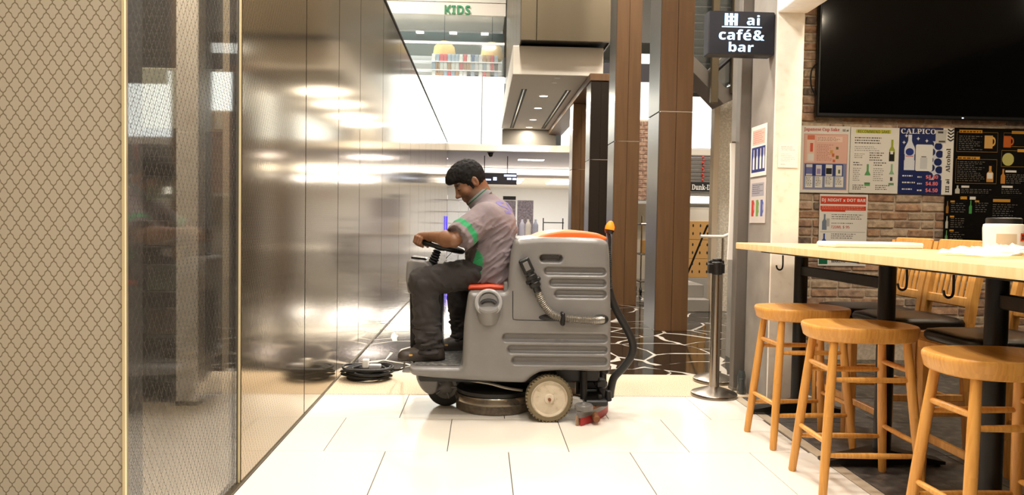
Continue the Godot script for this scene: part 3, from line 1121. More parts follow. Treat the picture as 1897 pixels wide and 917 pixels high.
	# white goods racks on the left of the far shop, seen behind the steering wheel
	for i in 3:
		var r2 := thing("goods_shelf", "%s white goods shelf standing behind the steering wheel" % ["nearest", "middle", "farthest"][i], "shelf", Vector3(-0.75 + i * 0.32, 0, -22.8 - i * 1.4), "white goods shelves")
		for k in 5:
			built("shelf", slab(Vector3(-0.35, 0.3 + k * 0.36, -0.35), Vector3(0.35, 0.33 + k * 0.36, 0.0)), M.shop_white, r2)
		for x in [-0.35, 0.32]:
			built("upright", slab(Vector3(x, 0, -0.35), Vector3(x + 0.03, 1.9, 0.0)), M.shop_white, r2)

const LAMP_HALL := 40.0


func build_upper_shop() -> void:
	# back-lit white panels along the upper floor
	var xs := [-6.9, -4.2, -2.05, -0.05, 0.58]
	for i in xs.size() - 1:
		var p := single("backlit_panel", slab(Vector3(xs[i] + 0.012, 3.225, -21.06), Vector3(xs[i + 1] - 0.012, 5.17, -21.0), 0.004), M.panel_backlit, ["large white backlit panel at the far left above the reflective wall", "second white backlit panel above the reflective wall", "wide white backlit panel below the green shop letters", "narrow white backlit panel touching the bronze bulkhead"][i], "light panel", "backlit panels under the upper shop")
	var px4 := [[2.2, 4.3], [4.32, 5.6], [5.62, 6.9], [6.92, 8.85]]
	for i in 4:
		var s: Array = px4[i]
		single("backlit_panel", slab(Vector3(s[0], 3.225, -21.06), Vector3(s[1], 5.12, -21.0), 0.004), M.panel_backlit, ["white backlit panel just right of the black column", "white backlit panel between the two nearest brown columns", "white backlit panel right of the nearest column under the escalator", "white backlit panel hidden behind the stone wall"][i], "light panel", "backlit panels behind the columns")
	lamp_area("panel_glow", Vector3(-2.6, 4.2, -20.9), Vector3(0, 0, 1), Vector2(6.0, 1.9), 5.0, Color(0.97, 1, 0.98))
	lamp_area("panel_glow", Vector3(5.4, 4.2, -20.9), Vector3(0, 0, 1), Vector2(6.0, 1.8), 5.0, Color(0.97, 1, 0.98))
	for x in [-4.2, -2.05, -0.05]:
		single("window_mullion", slab(Vector3(x - 0.012, 3.225, -20.998), Vector3(x + 0.012, 5.17, -20.97)), M.bronze_side, "slim grey mullion between backlit panels", "mullion", "mullions of the backlit panels")
	# shelves of goods behind the glazing
	structure("wall_upper_shop", slab(Vector3(-6.9, 5.0, -24.2), Vector3(0.58, 9.0, -24.1)), M.shop_white)
	structure("floor_upper_shop", slab(Vector3(-6.9, 5.0, -24.1), Vector3(8.8, 5.17, -21.07)), M.shop_white)
	structure("wall_upper_band", slab(Vector3(-6.9, 6.12, -22.9), Vector3(0.58, 6.82, -22.8)), mat("upper_dark", Color(0.21, 0.235, 0.225), 0.5))
	structure("ceiling_upper_shop", slab(Vector3(-6.9, 7.22, -24.1), Vector3(0.58, 7.32, -21.0)), M.ceiling_white)
	var band := single("shop_sign_band", slab(Vector3(-6.9, 6.86, -21.10), Vector3(0.58, 7.20, -21.0), 0.004), M.soffit_white, "white sign band of the upper shop", "sign band")
	var vs := thing("shop_sign", "green sign letters of the upper shop on its white band", "sign", Vector3(-0.77, 6.99, -20.96))
	write(vs, "KIDS", Vector3(0, 0, 0), 0.25, 0.72, M.green_sign, true).scale.z = 20.0
	single("glass_rail", slab(Vector3(-6.9, 6.035, -20.99), Vector3(0.56, 6.105, -20.93), 0.004), M.shop_white, "white rail line across the upper shop glazing", "rail")
	for i in 4:
		single("glazing_pane", slab(Vector3(-6.9 + i * 1.87, 5.2, -20.96), Vector3(-5.06 + i * 1.87, 6.03, -20.95)), M.clear_glass, ["leftmost clear pane before the upper shop", "second clear pane before the upper shop", "clear pane before the upper shop cartons", "clear pane beside the bronze bulkhead"][i], "glass pane", "upper shop glazing")
	for x in [-2.85, -1.95, -0.95, 0.0]:
		single("upper_spot", slab(Vector3(x - 0.11, 6.75, -22.75), Vector3(x + 0.11, 6.79, -22.6)), M.lamp_white, "small ceiling lamp in the upper shop", "ceiling light", "upper shop lamps")
	lamp_area("upper_lamp", Vector3(-2.2, 7.2, -22.0), Vector3(0, -1, 0), Vector2(5, 0.6), 12.0, Color(0.95, 1, 0.98))
	for k in 3:
		single("shelf_board", slab(Vector3(-2.4, 5.171 + k * 0.24, -21.75), Vector3(0.5, 5.19 + k * 0.24, -21.45)), M.shop_white, "white shelf board behind the upper shop glazing, %s" % ["lowest of three", "middle of three", "topmost of three"][k], "shelf", "upper shop shelf boards")
	var hues := [Color(0.75, 0.75, 0.76), Color(0.55, 0.62, 0.68), Color(0.72, 0.30, 0.34), Color(0.22, 0.22, 0.24), Color(0.78, 0.80, 0.78), Color(0.30, 0.38, 0.52), Color(0.62, 0.50, 0.40)]
	var names := ["pale grey", "blue grey", "red", "black", "white", "navy", "tan"]
	for i in 7:
		mat("goods_%d" % i, hues[i], 0.6)
	var gm := MB.new()
	rbox(gm, Vector3(0, 0.11, 0), Vector3(0.10, 0.22, 0.14), 0.008)
	var gmesh := commit(gm)
	for k in 3:
		for i in 17:
			var h := rng.randi_range(0, 6)
			var o := part(numbered("goods_box"), gmesh, M["goods_%d" % h], self, Vector3(-1.45 + i * 0.112, 5.19 + k * 0.24, -21.6))
			tag(o, "%s carton on the upper shop shelves" % names[h], "carton", "%s cartons on the upper shop shelves" % names[h])
	# straw lampshade in the upper shop
	var lm := MB.new()
	lathe(lm, [Vector2(0.30, 0.0), Vector2(0.34, 0.1), Vector2(0.30, 0.35), Vector2(0.16, 0.5), Vector2(0.05, 0.52)], 24)
	for x in [-1.18, 0.22]:
		var o2 := part(numbered("straw_lampshade"), commit(lm), mat("straw", Color(0.78, 0.66, 0.42), 0.8), self, Vector3(x, 5.86, -22.1))
		var cdm := MB.new()
		cyl(cdm, Vector3(0, 0.51, 0), Vector3(0, 1.36, 0), 0.008, 0.008, 6)
		built("cord", cdm, M.black_rubber, o2)
		tag(o2, "woven straw lampshade in the upper shop, %s" % ("above the cartons" if x < -1.0 else "beside the bronze bulkhead"), "lampshade", "straw lampshades")
	# upper floor behind the columns
	structure("wall_upper_grey", slab(Vector3(2.15, 6.3, -21.4), Vector3(8.8, 9.0, -21.3)), mat("upper_grey", Color(0.40, 0.39, 0.37), 0.7))
	structure("wall_upper_dark", slab(Vector3(2.15, 5.12, -21.3), Vector3(8.8, 5.65, -21.05)), mat("upper_violet", Color(0.17, 0.145, 0.17), 0.5))
	single("upper_light_box", slab(Vector3(3.6, 5.652, -21.2), Vector3(6.2, 5.93, -21.06)), M.panel_backlit, "white light box seen high between two brown columns", "light box")


func build_escalator_side() -> void:
	# pale stone wall and concrete steps right of the columns
	structure("wall_stone", slab(Vector3(2.99, 0, -9.62), Vector3(5.2, 2.75, -9.5), 0.004), M.stone_wall, "pale rough stone wall under the escalator")
	structure("trim_4", slab(Vector3(2.965, 0, -9.62), Vector3(3.035, 2.72, -9.48), 0.004), M.border_stone)
	var st := thing("concrete_steps", "low grey concrete steps at the foot of the stone wall", "steps", Vector3(2.55, 0, -10.0))
	built("step", slab(Vector3(0.0, 0, -0.9), Vector3(0.40, 0.16, 0.55), 0.006), M.concrete_step, st)
	built("step", slab(Vector3(0.10, 0.16, -0.9), Vector3(0.40, 0.33, 0.30), 0.006), M.concrete_step, st)
	# escalator truss above
	var e := thing("escalator", "grey escalator truss with glass sides above the stone wall", "escalator", Vector3(0, 0, -9.0))
	var mb := MB.new()
	extrude(mb, PackedVector2Array([Vector2(2.50, 3.01), Vector2(2.92, 2.60), Vector2(3.12, 2.70), Vector2(3.7, 3.0), Vector2(3.7, 3.15), Vector2(3.1, 2.86), Vector2(2.94, 2.80), Vector2(2.62, 3.10), Vector2(2.50, 3.21)]), -0.45, 0.0, 0.01, 2)
	built("truss", mb, M.column_grey, e)
	mb = MB.new()
	extrude(mb, PackedVector2Array([Vector2(2.62, 3.11), Vector2(2.94, 2.81), Vector2(3.1, 2.87), Vector2(3.6, 3.12), Vector2(3.6, 4.0), Vector2(2.50, 4.0), Vector2(2.50, 3.22)]), -0.05, -0.03, 0.0)
	built("glass_side", mb, M.smoke_glass, e)
	mb = MB.new()
	extrude(mb, PackedVector2Array([Vector2(2.80, 2.86), Vector2(3.08, 2.93), Vector2(3.08, 3.32), Vector2(2.80, 3.05)]), -0.5, -0.3, 0.0)
	built("step_flank", mb, M.soffit_white, e)
	mb = MB.new()
	tube(mb, PackedVector3Array([Vector3(2.80, 2.99, 0.02), Vector3(3.12, 3.28, 0.02), Vector3(3.5, 3.62, 0.02)]), 0.028, 8)
	built("handrail", mb, M.black_rubber, e)
	for x in [2.735, 2.985]:
		built("post", slab(Vector3(x, 2.60 if x < 2.9 else 2.72, 0.03), Vector3(x + 0.085, 5.2, 0.10), 0.004), M.champagne_metal, e)
	var lv := thing("louvre_screen", "grey horizontal louvre screen left of the lit cafe sign", "louvre screen", Vector3(2.50, 3.05, -10.6))
	for k in 12:
		var s := MB.new()
		rbox(s, Vector3(0.45, k * 0.115, 0), Vector3(1.1, 0.075, 0.03), 0.004, Basis(Vector3.RIGHT, 0.5))
		built("slat", s, M.bronze_side, lv)
	built("frame", slab(Vector3(-0.10, -0.08, -0.08), Vector3(1.0, 1.4, -0.05)), M.wall_dark, lv)
	# shuttered doughnut stall behind the columns
	var sh := thing("roller_shutter", "closed grey roller shutter of the doughnut stall", "shutter", Vector3(3.3, 1.43, -13.0))
	for k in 13:
		built("slat", slab(Vector3(0, k * 0.068, 0), Vector3(1.3, k * 0.068 + 0.062, 0.02), 0.006), mat("shutter_grey", Color(0.46, 0.45, 0.43), 0.4, 0.4) if not M.has("shutter_grey") else M.shutter_grey, sh)
	var dn := thing("doughnut_sign", "black hanging sign with white script letters before the shutter", "sign", Vector3(3.87, 1.79, -12.958))
	built("board", slab(Vector3(-0.22, -0.085, -0.02), Vector3(0.22, 0.085, 0.0), 0.004), M.ink_black, dn)
	write(dn, "Dunk-Do", Vector3(0, -0.005, 0.003), 0.10, 0.38, M.ink_white, true, "Droid Serif")
	var hm := MB.new()
	for k in 9:
		rbox(hm, Vector3(0.01 * (k % 2), 0.12 + k * 0.05, 0.0), Vector3(0.035, 0.04, 0.02), 0.008, Basis(Vector3.FORWARD, 0.5 * (1 if k % 2 else -1)))
	built("garland", hm, M.ink_red, dn)
	single("stall_light", slab(Vector3(3.3, 1.50, -12.975), Vector3(4.6, 1.62, -12.92)), M.cove_glow, "white glowing strip under the grey shutter", "light strip")
	single("stall_counter", slab(Vector3(3.3, 0.0, -13.3), Vector3(4.6, 1.42, -12.99), 0.01), M.soffit_white, "pale counter under the grey shutter", "counter")
	for k in 3:
		var c := thing("cardboard_box", "brown cardboard tray box with dark holes, %s of the stack" % ["lowest", "middle", "topmost"][k], "box", Vector3(3.28, 0.33 + k * 0.285, -11.0), "stacked cardboard boxes")
		built("carton", slab(Vector3(-0.2, 0.0, -0.3), Vector3(0.2, 0.28, 0.0), 0.004), M.cardboard, c)
		for i in 3:
			for j in 2:
				var hb := MB.new()
				ellipsoid(hb, Vector3(-0.12 + i * 0.11, 0.09 + j * 0.12, 0.0), Vector3(0.012, 0.024, 0.004), 8, 6)
				built("hole", hb, M.ink_black, c)
	single("cardboard_plinth", slab(Vector3(3.05, 0.0, -11.4), Vector3(3.5, 0.33, -11.0), 0.006), M.concrete_step, "grey block carrying the cardboard boxes", "block")
	var br := MB.new()
	cyl(br, Vector3(2.68, 0.345, -9.72), Vector3(2.945, 1.12, -9.60), 0.013, 0.013, 10)
	single("broom_handle", br, M.black_steel, "thin black stick leaning against the stone wall", "stick")
	# brick wall fragment and trolley between the two nearest columns
	var bw := structure("wall_brick_far", slab(Vector3(2.3, 1.55, -13.6), Vector3(3.25, 3.0, -13.4)), M.mortar)
	var bb := MB.new()
	for r in 19:
		for i in 5:
			rbox(bb, Vector3(2.3 + i * 0.23 + (0.115 if r % 2 else 0.0), 1.59 + r * 0.075, -13.4), Vector3(0.215, 0.062, 0.03), 0.0)
	var bo := built("distant_bricks", bb, M.clay_1, bw)
	bo.set_meta("kind", "stuff")
	structure("wall_stall_left", slab(Vector3(2.3, 0.0, -14.2), Vector3(3.25, 1.5, -13.9)), M.wall_plain)
	var tr := thing("service_trolley", "steel service trolley parked between the brown columns", "trolley", Vector3(2.72, 0, -12.0))
	for x in [-0.16, 0.16]:
		for z in [-0.2, 0.2]:
			var lg := MB.new()
			cyl(lg, Vector3(x, 0.09, z), Vector3(x, 1.25, z), 0.014, 0.014, 8)
			built("upright", lg, M.chrome, tr)
			var wh := MB.new()
			cyl(wh, Vector3(x - 0.015, 0.05, z), Vector3(x + 0.015, 0.05, z), 0.05, 0.05, 14)
			built("castor", wh, M.black_rubber, tr)
	for y in [0.18, 0.62, 1.1]:
		built("tray", slab(Vector3(-0.18, y, -0.22), Vector3(0.18, y + 0.03, 0.22), 0.006), M.brushed_steel, tr)
	single("trolley_carton", slab(Vector3(2.60, 0.651, -12.1), Vector3(2.80, 0.86, -11.85), 0.006), M.cardboard, "small carton on the middle tray of the steel trolley", "carton")
	# handrail and glass by the cafe corner
	var hr := thing("handrail", "white handrail on thin posts behind the barrier post", "handrail", Vector3(0, 0, -8.0))
	var t1 := MB.new()
	tube(t1, PackedVector3Array([Vector3(2.38, 1.0, 0), Vector3(2.63, 1.0, 0), Vector3(2.76, 1.06, 0.05), Vector3(3.0, 1.17, 0.15)]), 0.018, 10)
	built("rail", t1, M.white_plastic, hr)
	for p in [[2.63, 1.0, 0.0], [2.78, 1.07, 0.06]]:
		var t2 := MB.new()
		cyl(t2, Vector3(p[0], 0, p[2]), Vector3(p[0], p[1], p[2]), 0.012, 0.012, 10)
		built("post", t2, M.brushed_steel, hr)
	var hs := thing("hanging_sheet", "tall white plastic sheet hanging beside the grey metal post", "plastic sheet", Vector3(1.730, 0.89, -5.056))
	var ms := MB.new()
	var fr := []
	for k in 7:
		var y := 0.80 * k / 6.0
		var w := 0.034 - 0.008 * sin(PI * k / 6.0)
		fr.append(PackedVector3Array([Vector3(-w, y, 0.012), Vector3(w, y, 0.012), Vector3(w, y, -0.012), Vector3(-w, y, -0.012)]))
	skin_rings(ms, fr)
	built("sheet", ms, M.paper_white, hs)
	built("clip", slab(Vector3(-0.03, 0.80, -0.015), Vector3(0.04, 0.812, 0.015)), M.chrome, hs)


# ---------------------------------------------------------------- distance fields meshed as surface nets
class Field:
	var o: Vector3
	var c: float
	var nx: int
	var ny: int
	var nz: int
	var d := PackedFloat32Array()
	func _init(lo: Vector3, hi: Vector3, cell: float) -> void:
		o = lo
		c = cell
		nx = int((hi.x - lo.x) / cell) + 2
		ny = int((hi.y - lo.y) / cell) + 2
		nz = int((hi.z - lo.z) / cell) + 2
		d.resize(nx * ny * nz)
		d.fill(1.0)
	func span(lo: Vector3, hi: Vector3) -> Array:
		var a := ((lo - o) / c).floor()
		var b := ((hi - o) / c).ceil()
		return [maxi(int(a.x), 0), mini(int(b.x), nx - 1), maxi(int(a.y), 0), mini(int(b.y), ny - 1), maxi(int(a.z), 0), mini(int(b.z), nz - 1)]
	# tapered capsule; clip (point, outward normal) cuts it flat; sub carves instead
	func capsule(a: Vector3, b: Vector3, ra: float, rb: float, k := 0.0, clip := [], sub := false) -> void:
		var m := maxf(ra, rb) + k + 2.5 * c
		var s := span(a.min(b) - Vector3.ONE * m, a.max(b) + Vector3.ONE * m)
		var ab := b - a
		var l2 := maxf(ab.length_squared(), 1e-12)
		var clipped := clip.size() > 0
		var cp := Vector3.ZERO
		var cn := Vector3.ZERO
		if clipped:
			cp = clip[0]
			cn = clip[1]
		for z in range(s[4], s[5] + 1):
			for y in range(s[2], s[3] + 1):
				var i: int = (z * ny + y) * nx + s[0]
				var p := o + Vector3(s[0], y, z) * c
				for x in range(s[0], s[1] + 1):
					var t := clampf((p - a).dot(ab) / l2, 0.0, 1.0)
					var v := p.distance_to(a + ab * t) - (ra + (rb - ra) * t)
					if clipped:
						v = maxf(v, (p - cp).dot(cn))
					var e := d[i]
					if sub:
						v = -v
						if k > 0.0:
							var h := maxf(k - absf(e - v), 0.0) / k
							d[i] = maxf(e, v) + h * h * k * 0.25
						else:
							d[i] = maxf(e, v)
					elif k > 0.0:
						var h2 := maxf(k - absf(e - v), 0.0) / k
						d[i] = minf(e, v) - h2 * h2 * k * 0.25
					else:
						d[i] = minf(e, v)
					i += 1
					p.x += c
	func ellipsoid(m: Vector3, r: Vector3, bs: Basis, k := 0.0, sub := false) -> void:
		var w := maxf(r.x, maxf(r.y, r.z)) + k + 2.5 * c
		var s := span(m - Vector3.ONE * w, m + Vector3.ONE * w)
		var inv := bs.inverse()
		for z in range(s[4], s[5] + 1):
			for y in range(s[2], s[3] + 1):
				var i: int = (z * ny + y) * nx + s[0]
				var p := o + Vector3(s[0], y, z) * c
				for x in range(s[0], s[1] + 1):
					var q := inv * (p - m)
					var a := q / r
					var k0 := a.length()
					var k1 := (a / r).length()
					var v := k0 * (k0 - 1.0) / maxf(k1, 1e-6) if k0 > 0.01 else -minf(r.x, minf(r.y, r.z))
					var e := d[i]
					if sub:
						v = -v
						var h := maxf(k - absf(e - v), 0.0) / maxf(k, 1e-6)
						d[i] = maxf(e, v) + h * h * k * 0.25
					else:
						var h2 := maxf(k - absf(e - v), 0.0) / maxf(k, 1e-6)
						d[i] = minf(e, v) - h2 * h2 * k * 0.25
					i += 1
					p.x += c
	func below(pt: Vector3, n: Vector3) -> void:      # cut everything beyond a plane
		for z in nz:
			for y in ny:
				var i: int = (z * ny + y) * nx
				var p := o + Vector3(0, y, z) * c
				for x in nx:
					d[i] = maxf(d[i], (p - pt).dot(n))
					i += 1
					p.x += c
	func ripple(f: Callable, near: float) -> void:
		for z in nz:
			for y in ny:
				var i: int = (z * ny + y) * nx
				for x in nx:
					if absf(d[i]) < near:
						d[i] += f.call(o + Vector3(x, y, z) * c)
					i += 1
	func at(p: Vector3) -> float:
		var q := (p - o) / c
		var x := clampi(int(q.x), 0, nx - 2)
		var y := clampi(int(q.y), 0, ny - 2)
		var z := clampi(int(q.z), 0, nz - 2)
		var f := q - Vector3(x, y, z)
		var i := (z * ny + y) * nx + x
		var s := nx * ny
		var a := lerpf(lerpf(d[i], d[i + 1], f.x), lerpf(d[i + nx], d[i + nx + 1], f.x), f.y)
		var b := lerpf(lerpf(d[i + s], d[i + s + 1], f.x), lerpf(d[i + s + nx], d[i + s + nx + 1], f.x), f.y)
		return lerpf(a, b, f.z)
	# appends to out = {v, n, i, c}; paint(point) -> linear colour
	func nets(out: Dictionary, paint = null) -> void:
		var idx := PackedInt32Array()
		idx.resize(d.size())
		idx.fill(-1)
		var vs := PackedVector3Array()
		var tri := PackedInt32Array()
		var lim := 6.0 * c
		var sx := nx * ny
		var off := [0, 1, nx, nx + 1, sx, sx + 1, sx + nx, sx + nx + 1]
		var pos := [Vector3(0, 0, 0), Vector3(1, 0, 0), Vector3(0, 1, 0), Vector3(1, 1, 0), Vector3(0, 0, 1), Vector3(1, 0, 1), Vector3(0, 1, 1), Vector3(1, 1, 1)]
		var edges := [[0, 1], [2, 3], [4, 5], [6, 7], [0, 2], [1, 3], [4, 6], [5, 7], [0, 4], [1, 5], [2, 6], [3, 7]]
		for z in nz - 1:
			for y in ny - 1:
				var i: int = (z * ny + y) * nx - 1
				for x in nx - 1:
					i += 1
					if absf(d[i]) > lim:
						continue
					var neg := 0
					for k in 8:
						if d[i + off[k]] < 0.0:
							neg += 1
					if neg == 0 or neg == 8:
						continue
					var sum := Vector3.ZERO
					var cnt := 0
					for e in edges:
						var a: float = d[i + off[e[0]]]
						var b: float = d[i + off[e[1]]]
						if (a < 0.0) != (b < 0.0):
							sum += pos[e[0]].lerp(pos[e[1]], a / (a - b))
							cnt += 1
					idx[i] = vs.size()
					vs.append(o + (Vector3(x, y, z) + sum / cnt) * c)
		for z in range(1, nz - 1):
			for y in range(1, ny - 1):
				var i: int = (z * ny + y) * nx
				for x in range(1, nx - 1):
					i += 1
					var a := d[i]
					if absf(a) > lim:
						continue
					var inside := a < 0.0
					for ax in 3:
						var st: int = 1 if ax == 0 else nx if ax == 1 else sx
						if (d[i + st] < 0.0) == inside:
							continue
						var s1: int = nx if ax == 0 else sx if ax == 1 else 1
						var s2: int = sx if ax == 0 else 1 if ax == 1 else nx
						var q0 := idx[i - s1 - s2]
						var q1 := idx[i - s2]
						var q2 := idx[i]
						var q3 := idx[i - s1]
						if q0 < 0 or q1 < 0 or q2 < 0 or q3 < 0:
							continue
						if inside:
							tri.append_array([q0, q2, q1, q0, q3, q2])     # clockwise from outside
						else:
							tri.append_array([q0, q1, q2, q0, q2, q3])
		var ns := PackedVector3Array()
		ns.resize(vs.size())
		for t in tri.size() / 3:
			var a := tri[t * 3]
			var b := tri[t * 3 + 1]
			var e := tri[t * 3 + 2]
			var f := (vs[e] - vs[a]).cross(vs[b] - vs[a])
			ns[a] += f
			ns[b] += f
			ns[e] += f
		var base: int = out.v.size()
		for k in vs.size():
			out.v.append(vs[k])
			out.n.append(ns[k].normalized())
			if paint != null:
				out.c.append(paint.call(vs[k]))
		for t in tri:
			out.i.append(base + t)


func fresh() -> Dictionary:
	return {"v": PackedVector3Array(), "n": PackedVector3Array(), "i": PackedInt32Array(), "c": PackedColorArray()}


func netted(out: Dictionary) -> ArrayMesh:
	var arr := []
	arr.resize(Mesh.ARRAY_MAX)
	arr[Mesh.ARRAY_VERTEX] = out.v
	arr[Mesh.ARRAY_NORMAL] = out.n
	arr[Mesh.ARRAY_INDEX] = out.i
	if out.c.size():
		arr[Mesh.ARRAY_COLOR] = out.c
	var m := ArrayMesh.new()
	m.add_surface_from_arrays(Mesh.PRIMITIVE_TRIANGLES, arr)
	return m


func poly_dist(p: Vector2, poly: PackedVector2Array) -> float:
	var best := 1e9
	var inside := false
	var n := poly.size()
	var j := n - 1
	for i in n:
		var a := poly[i]
		var b := poly[j]
		var e := b - a
		var w := p - a
		var q := w - e * clampf(w.dot(e) / maxf(e.length_squared(), 1e-12), 0.0, 1.0)
		best = minf(best, q.length_squared())
		if (a.y > p.y) != (b.y > p.y) and p.x < (b.x - a.x) * (p.y - a.y) / (b.y - a.y) + a.x:
			inside = not inside
		j = i
	return -sqrt(best) if inside else sqrt(best)


# an extruded outline with all rims rounded by r; dents: [x0, x1, y0, y1, depth] pressed into its near (+z) face
func moulded(poly: PackedVector2Array, z0: float, z1: float, r: float, cell: float, dents: Array, bulge := 0.0) -> ArrayMesh:
	var lo := poly[0]
	var hi := poly[0]
	for p in poly:
		lo = lo.min(p)
		hi = hi.max(p)
	var f := Field.new(Vector3(lo.x - 3 * cell, lo.y - 3 * cell, z0 - 3 * cell), Vector3(hi.x + 3 * cell, hi.y + 3 * cell, z1 + 3 * cell), cell)
	var zc := (z0 + z1) / 2
	var hz := (z1 - z0) / 2
	for y in f.ny:
		for x in f.nx:
			var p := Vector2(f.o.x + x * cell, f.o.y + y * cell)
			var d2 := poly_dist(p, poly)
			if d2 > 4.0 * cell:
				continue
			var press := 0.0
			for q in dents:
				var c := Vector2((q[0] + q[1]) / 2, (q[2] + q[3]) / 2)
				var h := Vector2((q[1] - q[0]) / 2, (q[3] - q[2]) / 2)
				var rr := minf(h.x, h.y)
				var w := (p - c).abs() - h + Vector2(rr, rr)
				var dd := w.max(Vector2.ZERO).length() + minf(maxf(w.x, w.y), 0.0) - rr
				press = maxf(press, q[4] * (1.0 - smoothstep(-0.009, 0.006, dd)))
			for z in f.nz:
				var pz := f.o.z + z * cell - zc
				var dz := absf(pz) - hz
				if pz > 0.0:
					dz = pz - (hz - press)
				var a := d2 + r
				var b := dz + r
				f.d[(z * f.ny + y) * f.nx + x] = minf(maxf(a, b), 0.0) + Vector2(maxf(a, 0.0), maxf(b, 0.0)).length() - r
	var out := fresh()
	f.nets(out)
	return netted(out)


# ---------------------------------------------------------------- ride-on scrubber
func build_scrubber() -> void:
	var at := Vector3(0.2, 0, -4.48)
	var t := thing("floor_scrubber", "grey ride-on floor scrubber with orange lid and amber beacon", "floor scrubber", at)
	var z0 := -4.83
	var z1 := -4.13
	var outline := fillet([Vector2(-0.070, 0.734), Vector2(0.148, 0.738), Vector2(0.157, 0.86), Vector2(0.167, 0.95), Vector2(0.186, 1.030), Vector2(0.33, 1.045), Vector2(0.504, 1.047), Vector2(0.66, 1.043), Vector2(0.712, 1.025), Vector2(0.722, 0.95), Vector2(0.737, 0.588), Vector2(0.741, 0.295), Vector2(0.66, 0.288), Vector2(0.47, 0.294), Vector2(0.345, 0.285), Vector2(0.291, 0.256), Vector2(0.258, 0.220), Vector2(0.035, 0.228), Vector2(-0.265, 0.246), Vector2(-0.375, 0.258), Vector2(-0.396, 0.281), Vector2(-0.396, 0.312), Vector2(-0.10, 0.312), Vector2(-0.092, 0.556)], 0.022)
	var ribs := [[0.352, 0.700, 0.834, 0.877, 0.031], [0.383, 0.702, 0.769, 0.812, 0.031], [0.413, 0.704, 0.706, 0.750, 0.031], [0.326, 0.452, 0.906, 0.946, 0.055], [0.124, 0.716, 0.456, 0.501, 0.031], [0.153, 0.718, 0.392, 0.435, 0.031], [0.178, 0.719, 0.328, 0.371, 0.031]]
	part("body_shell", moulded(outline, z0, z1, 0.036, 0.0068, ribs), M.machine_grey, t, -at)
	var mb := MB.new()
	tube(mb, PackedVector3Array([Vector3(0.178, 0.742, -4.1295), Vector3(0.180, 0.60, -4.1295), Vector3(0.183, 0.583, -4.1295), Vector3(0.20, 0.580, -4.1295), Vector3(0.37, 0.577, -4.1295), Vector3(0.55, 0.580, -4.1295), Vector3(0.70, 0.585, -4.1295)]), 0.0024, 6)
	built("tank_seal", mb, M.black_rubber, t).position = -at
	# lid
	var lid := fillet([Vector2(0.285, 1.030), Vector2(0.36, 1.066), Vector2(0.45, 1.082), Vector2(0.57, 1.083), Vector2(0.66, 1.070), Vector2(0.715, 1.046), Vector2(0.70, 1.020)], 0.02)
	part("lid", moulded(lid, z0 + 0.05, z1 - 0.05, 0.016, 0.0055, []), M.machine_orange, t, -at)
	# seat cushion and back plate
	mb = MB.new()
	extrude(mb, fillet([Vector2(-0.075, 0.735), Vector2(-0.07, 0.760), Vector2(0.05, 0.768), Vector2(0.15, 0.762), Vector2(0.152, 0.735)], 0.015), z0 + 0.10, z1 - 0.10, 0.015, 3)
	built("seat", mb, M.seat_orange, t).position = -at
	mb = MB.new()
	extrude(mb, fillet([Vector2(0.128, 0.72), Vector2(0.128, 0.785), Vector2(0.150, 0.79), Vector2(0.153, 0.72)], 0.006), z1 - 0.10, z1 - 0.02, 0.004, 2)
	built("seat_bracket", mb, M.machine_dark_grey, t).position = -at
	# foot deck mat
	mb = MB.new()
	rbox(mb, Vector3(-0.24, 0.315, -4.48), Vector3(0.26, 0.008, 0.62), 0.003)
	built("deck_mat", mb, M.deck_mat, t).position = -at
	# filler cap on its bulged neck
	var tilt := Basis(Vector3.RIGHT, deg_to_rad(76))
	mb = MB.new()
	cyl(mb, Vector3(0.046, 0.575, -4.165), Vector3(0.043, 0.672, -4.098), 0.060, 0.070, 28, 0.008)
	built("filler_neck", mb, M.machine_grey, t).position = -at
	mb = MB.new()
	var cx := Transform3D(tilt, Vector3(0.043, 0.678, -4.096))
	lathe(mb, [Vector2(0.052, -0.02), Vector2(0.076, -0.02), Vector2(0.079, -0.005), Vector2(0.075, 0.014), Vector2(0.066, 0.020), Vector2(0.058, 0.016), Vector2(0.055, 0.004), Vector2(0.0, 0.004)], 36, cx)
	var cap := built("filler_cap", mb, mat("cap_grey", Color(0.60, 0.60, 0.60), 0.25), t)
	cap.position = -at
	mb = MB.new()
	lathe(mb, [Vector2(0.0, -0.010), Vector2(0.052, -0.010), Vector2(0.053, 0.006), Vector2(0.049, 0.012), Vector2(0.0, 0.010)], 32, cx)
	built("cap_dial", mb, M.machine_dark_grey, cap)
	mb = MB.new()
	var arc := PackedVector3Array()
	for k in 11:
		var a := deg_to_rad(-65.0 + 13.0 * k)
		arc.append(cx * Vector3(0.044 * sin(a), 0.016, 0.018 - 0.030 * cos(a)))
	tube(mb, arc, 0.010, 8)
	built("cap_grip", mb, M.black_plastic, cap)
	# suction tool clipped to the side
	mb = MB.new()
	var dir := Vector3(0.29 - 0.232, 0.80 - 0.922, 0).normalized()
	rbox(mb, Vector3(0.250, 0.884, -4.10), Vector3(0.062, 0.09, 0.05), 0.008, frame_of(dir) * Basis(Vector3.UP, PI / 2))
	var tool := built("suction_tool", mb, M.black_plastic, t)
	tool.position = -at
	mb = MB.new()
	rbox(mb, Vector3(0.250, 0.884, -4.074), Vector3(0.006, 0.05, 0.03), 0.002, frame_of(dir))
	built("tool_badge", mb, M.machine_dark_grey, tool)
	mb = MB.new()
	tube(mb, smooth_path([Vector3(0.265, 0.855, -4.10), Vector3(0.292, 0.80, -4.10), Vector3(0.318, 0.738, -4.10)], 4), 0.024, 14, false, 0.0, 0.021)
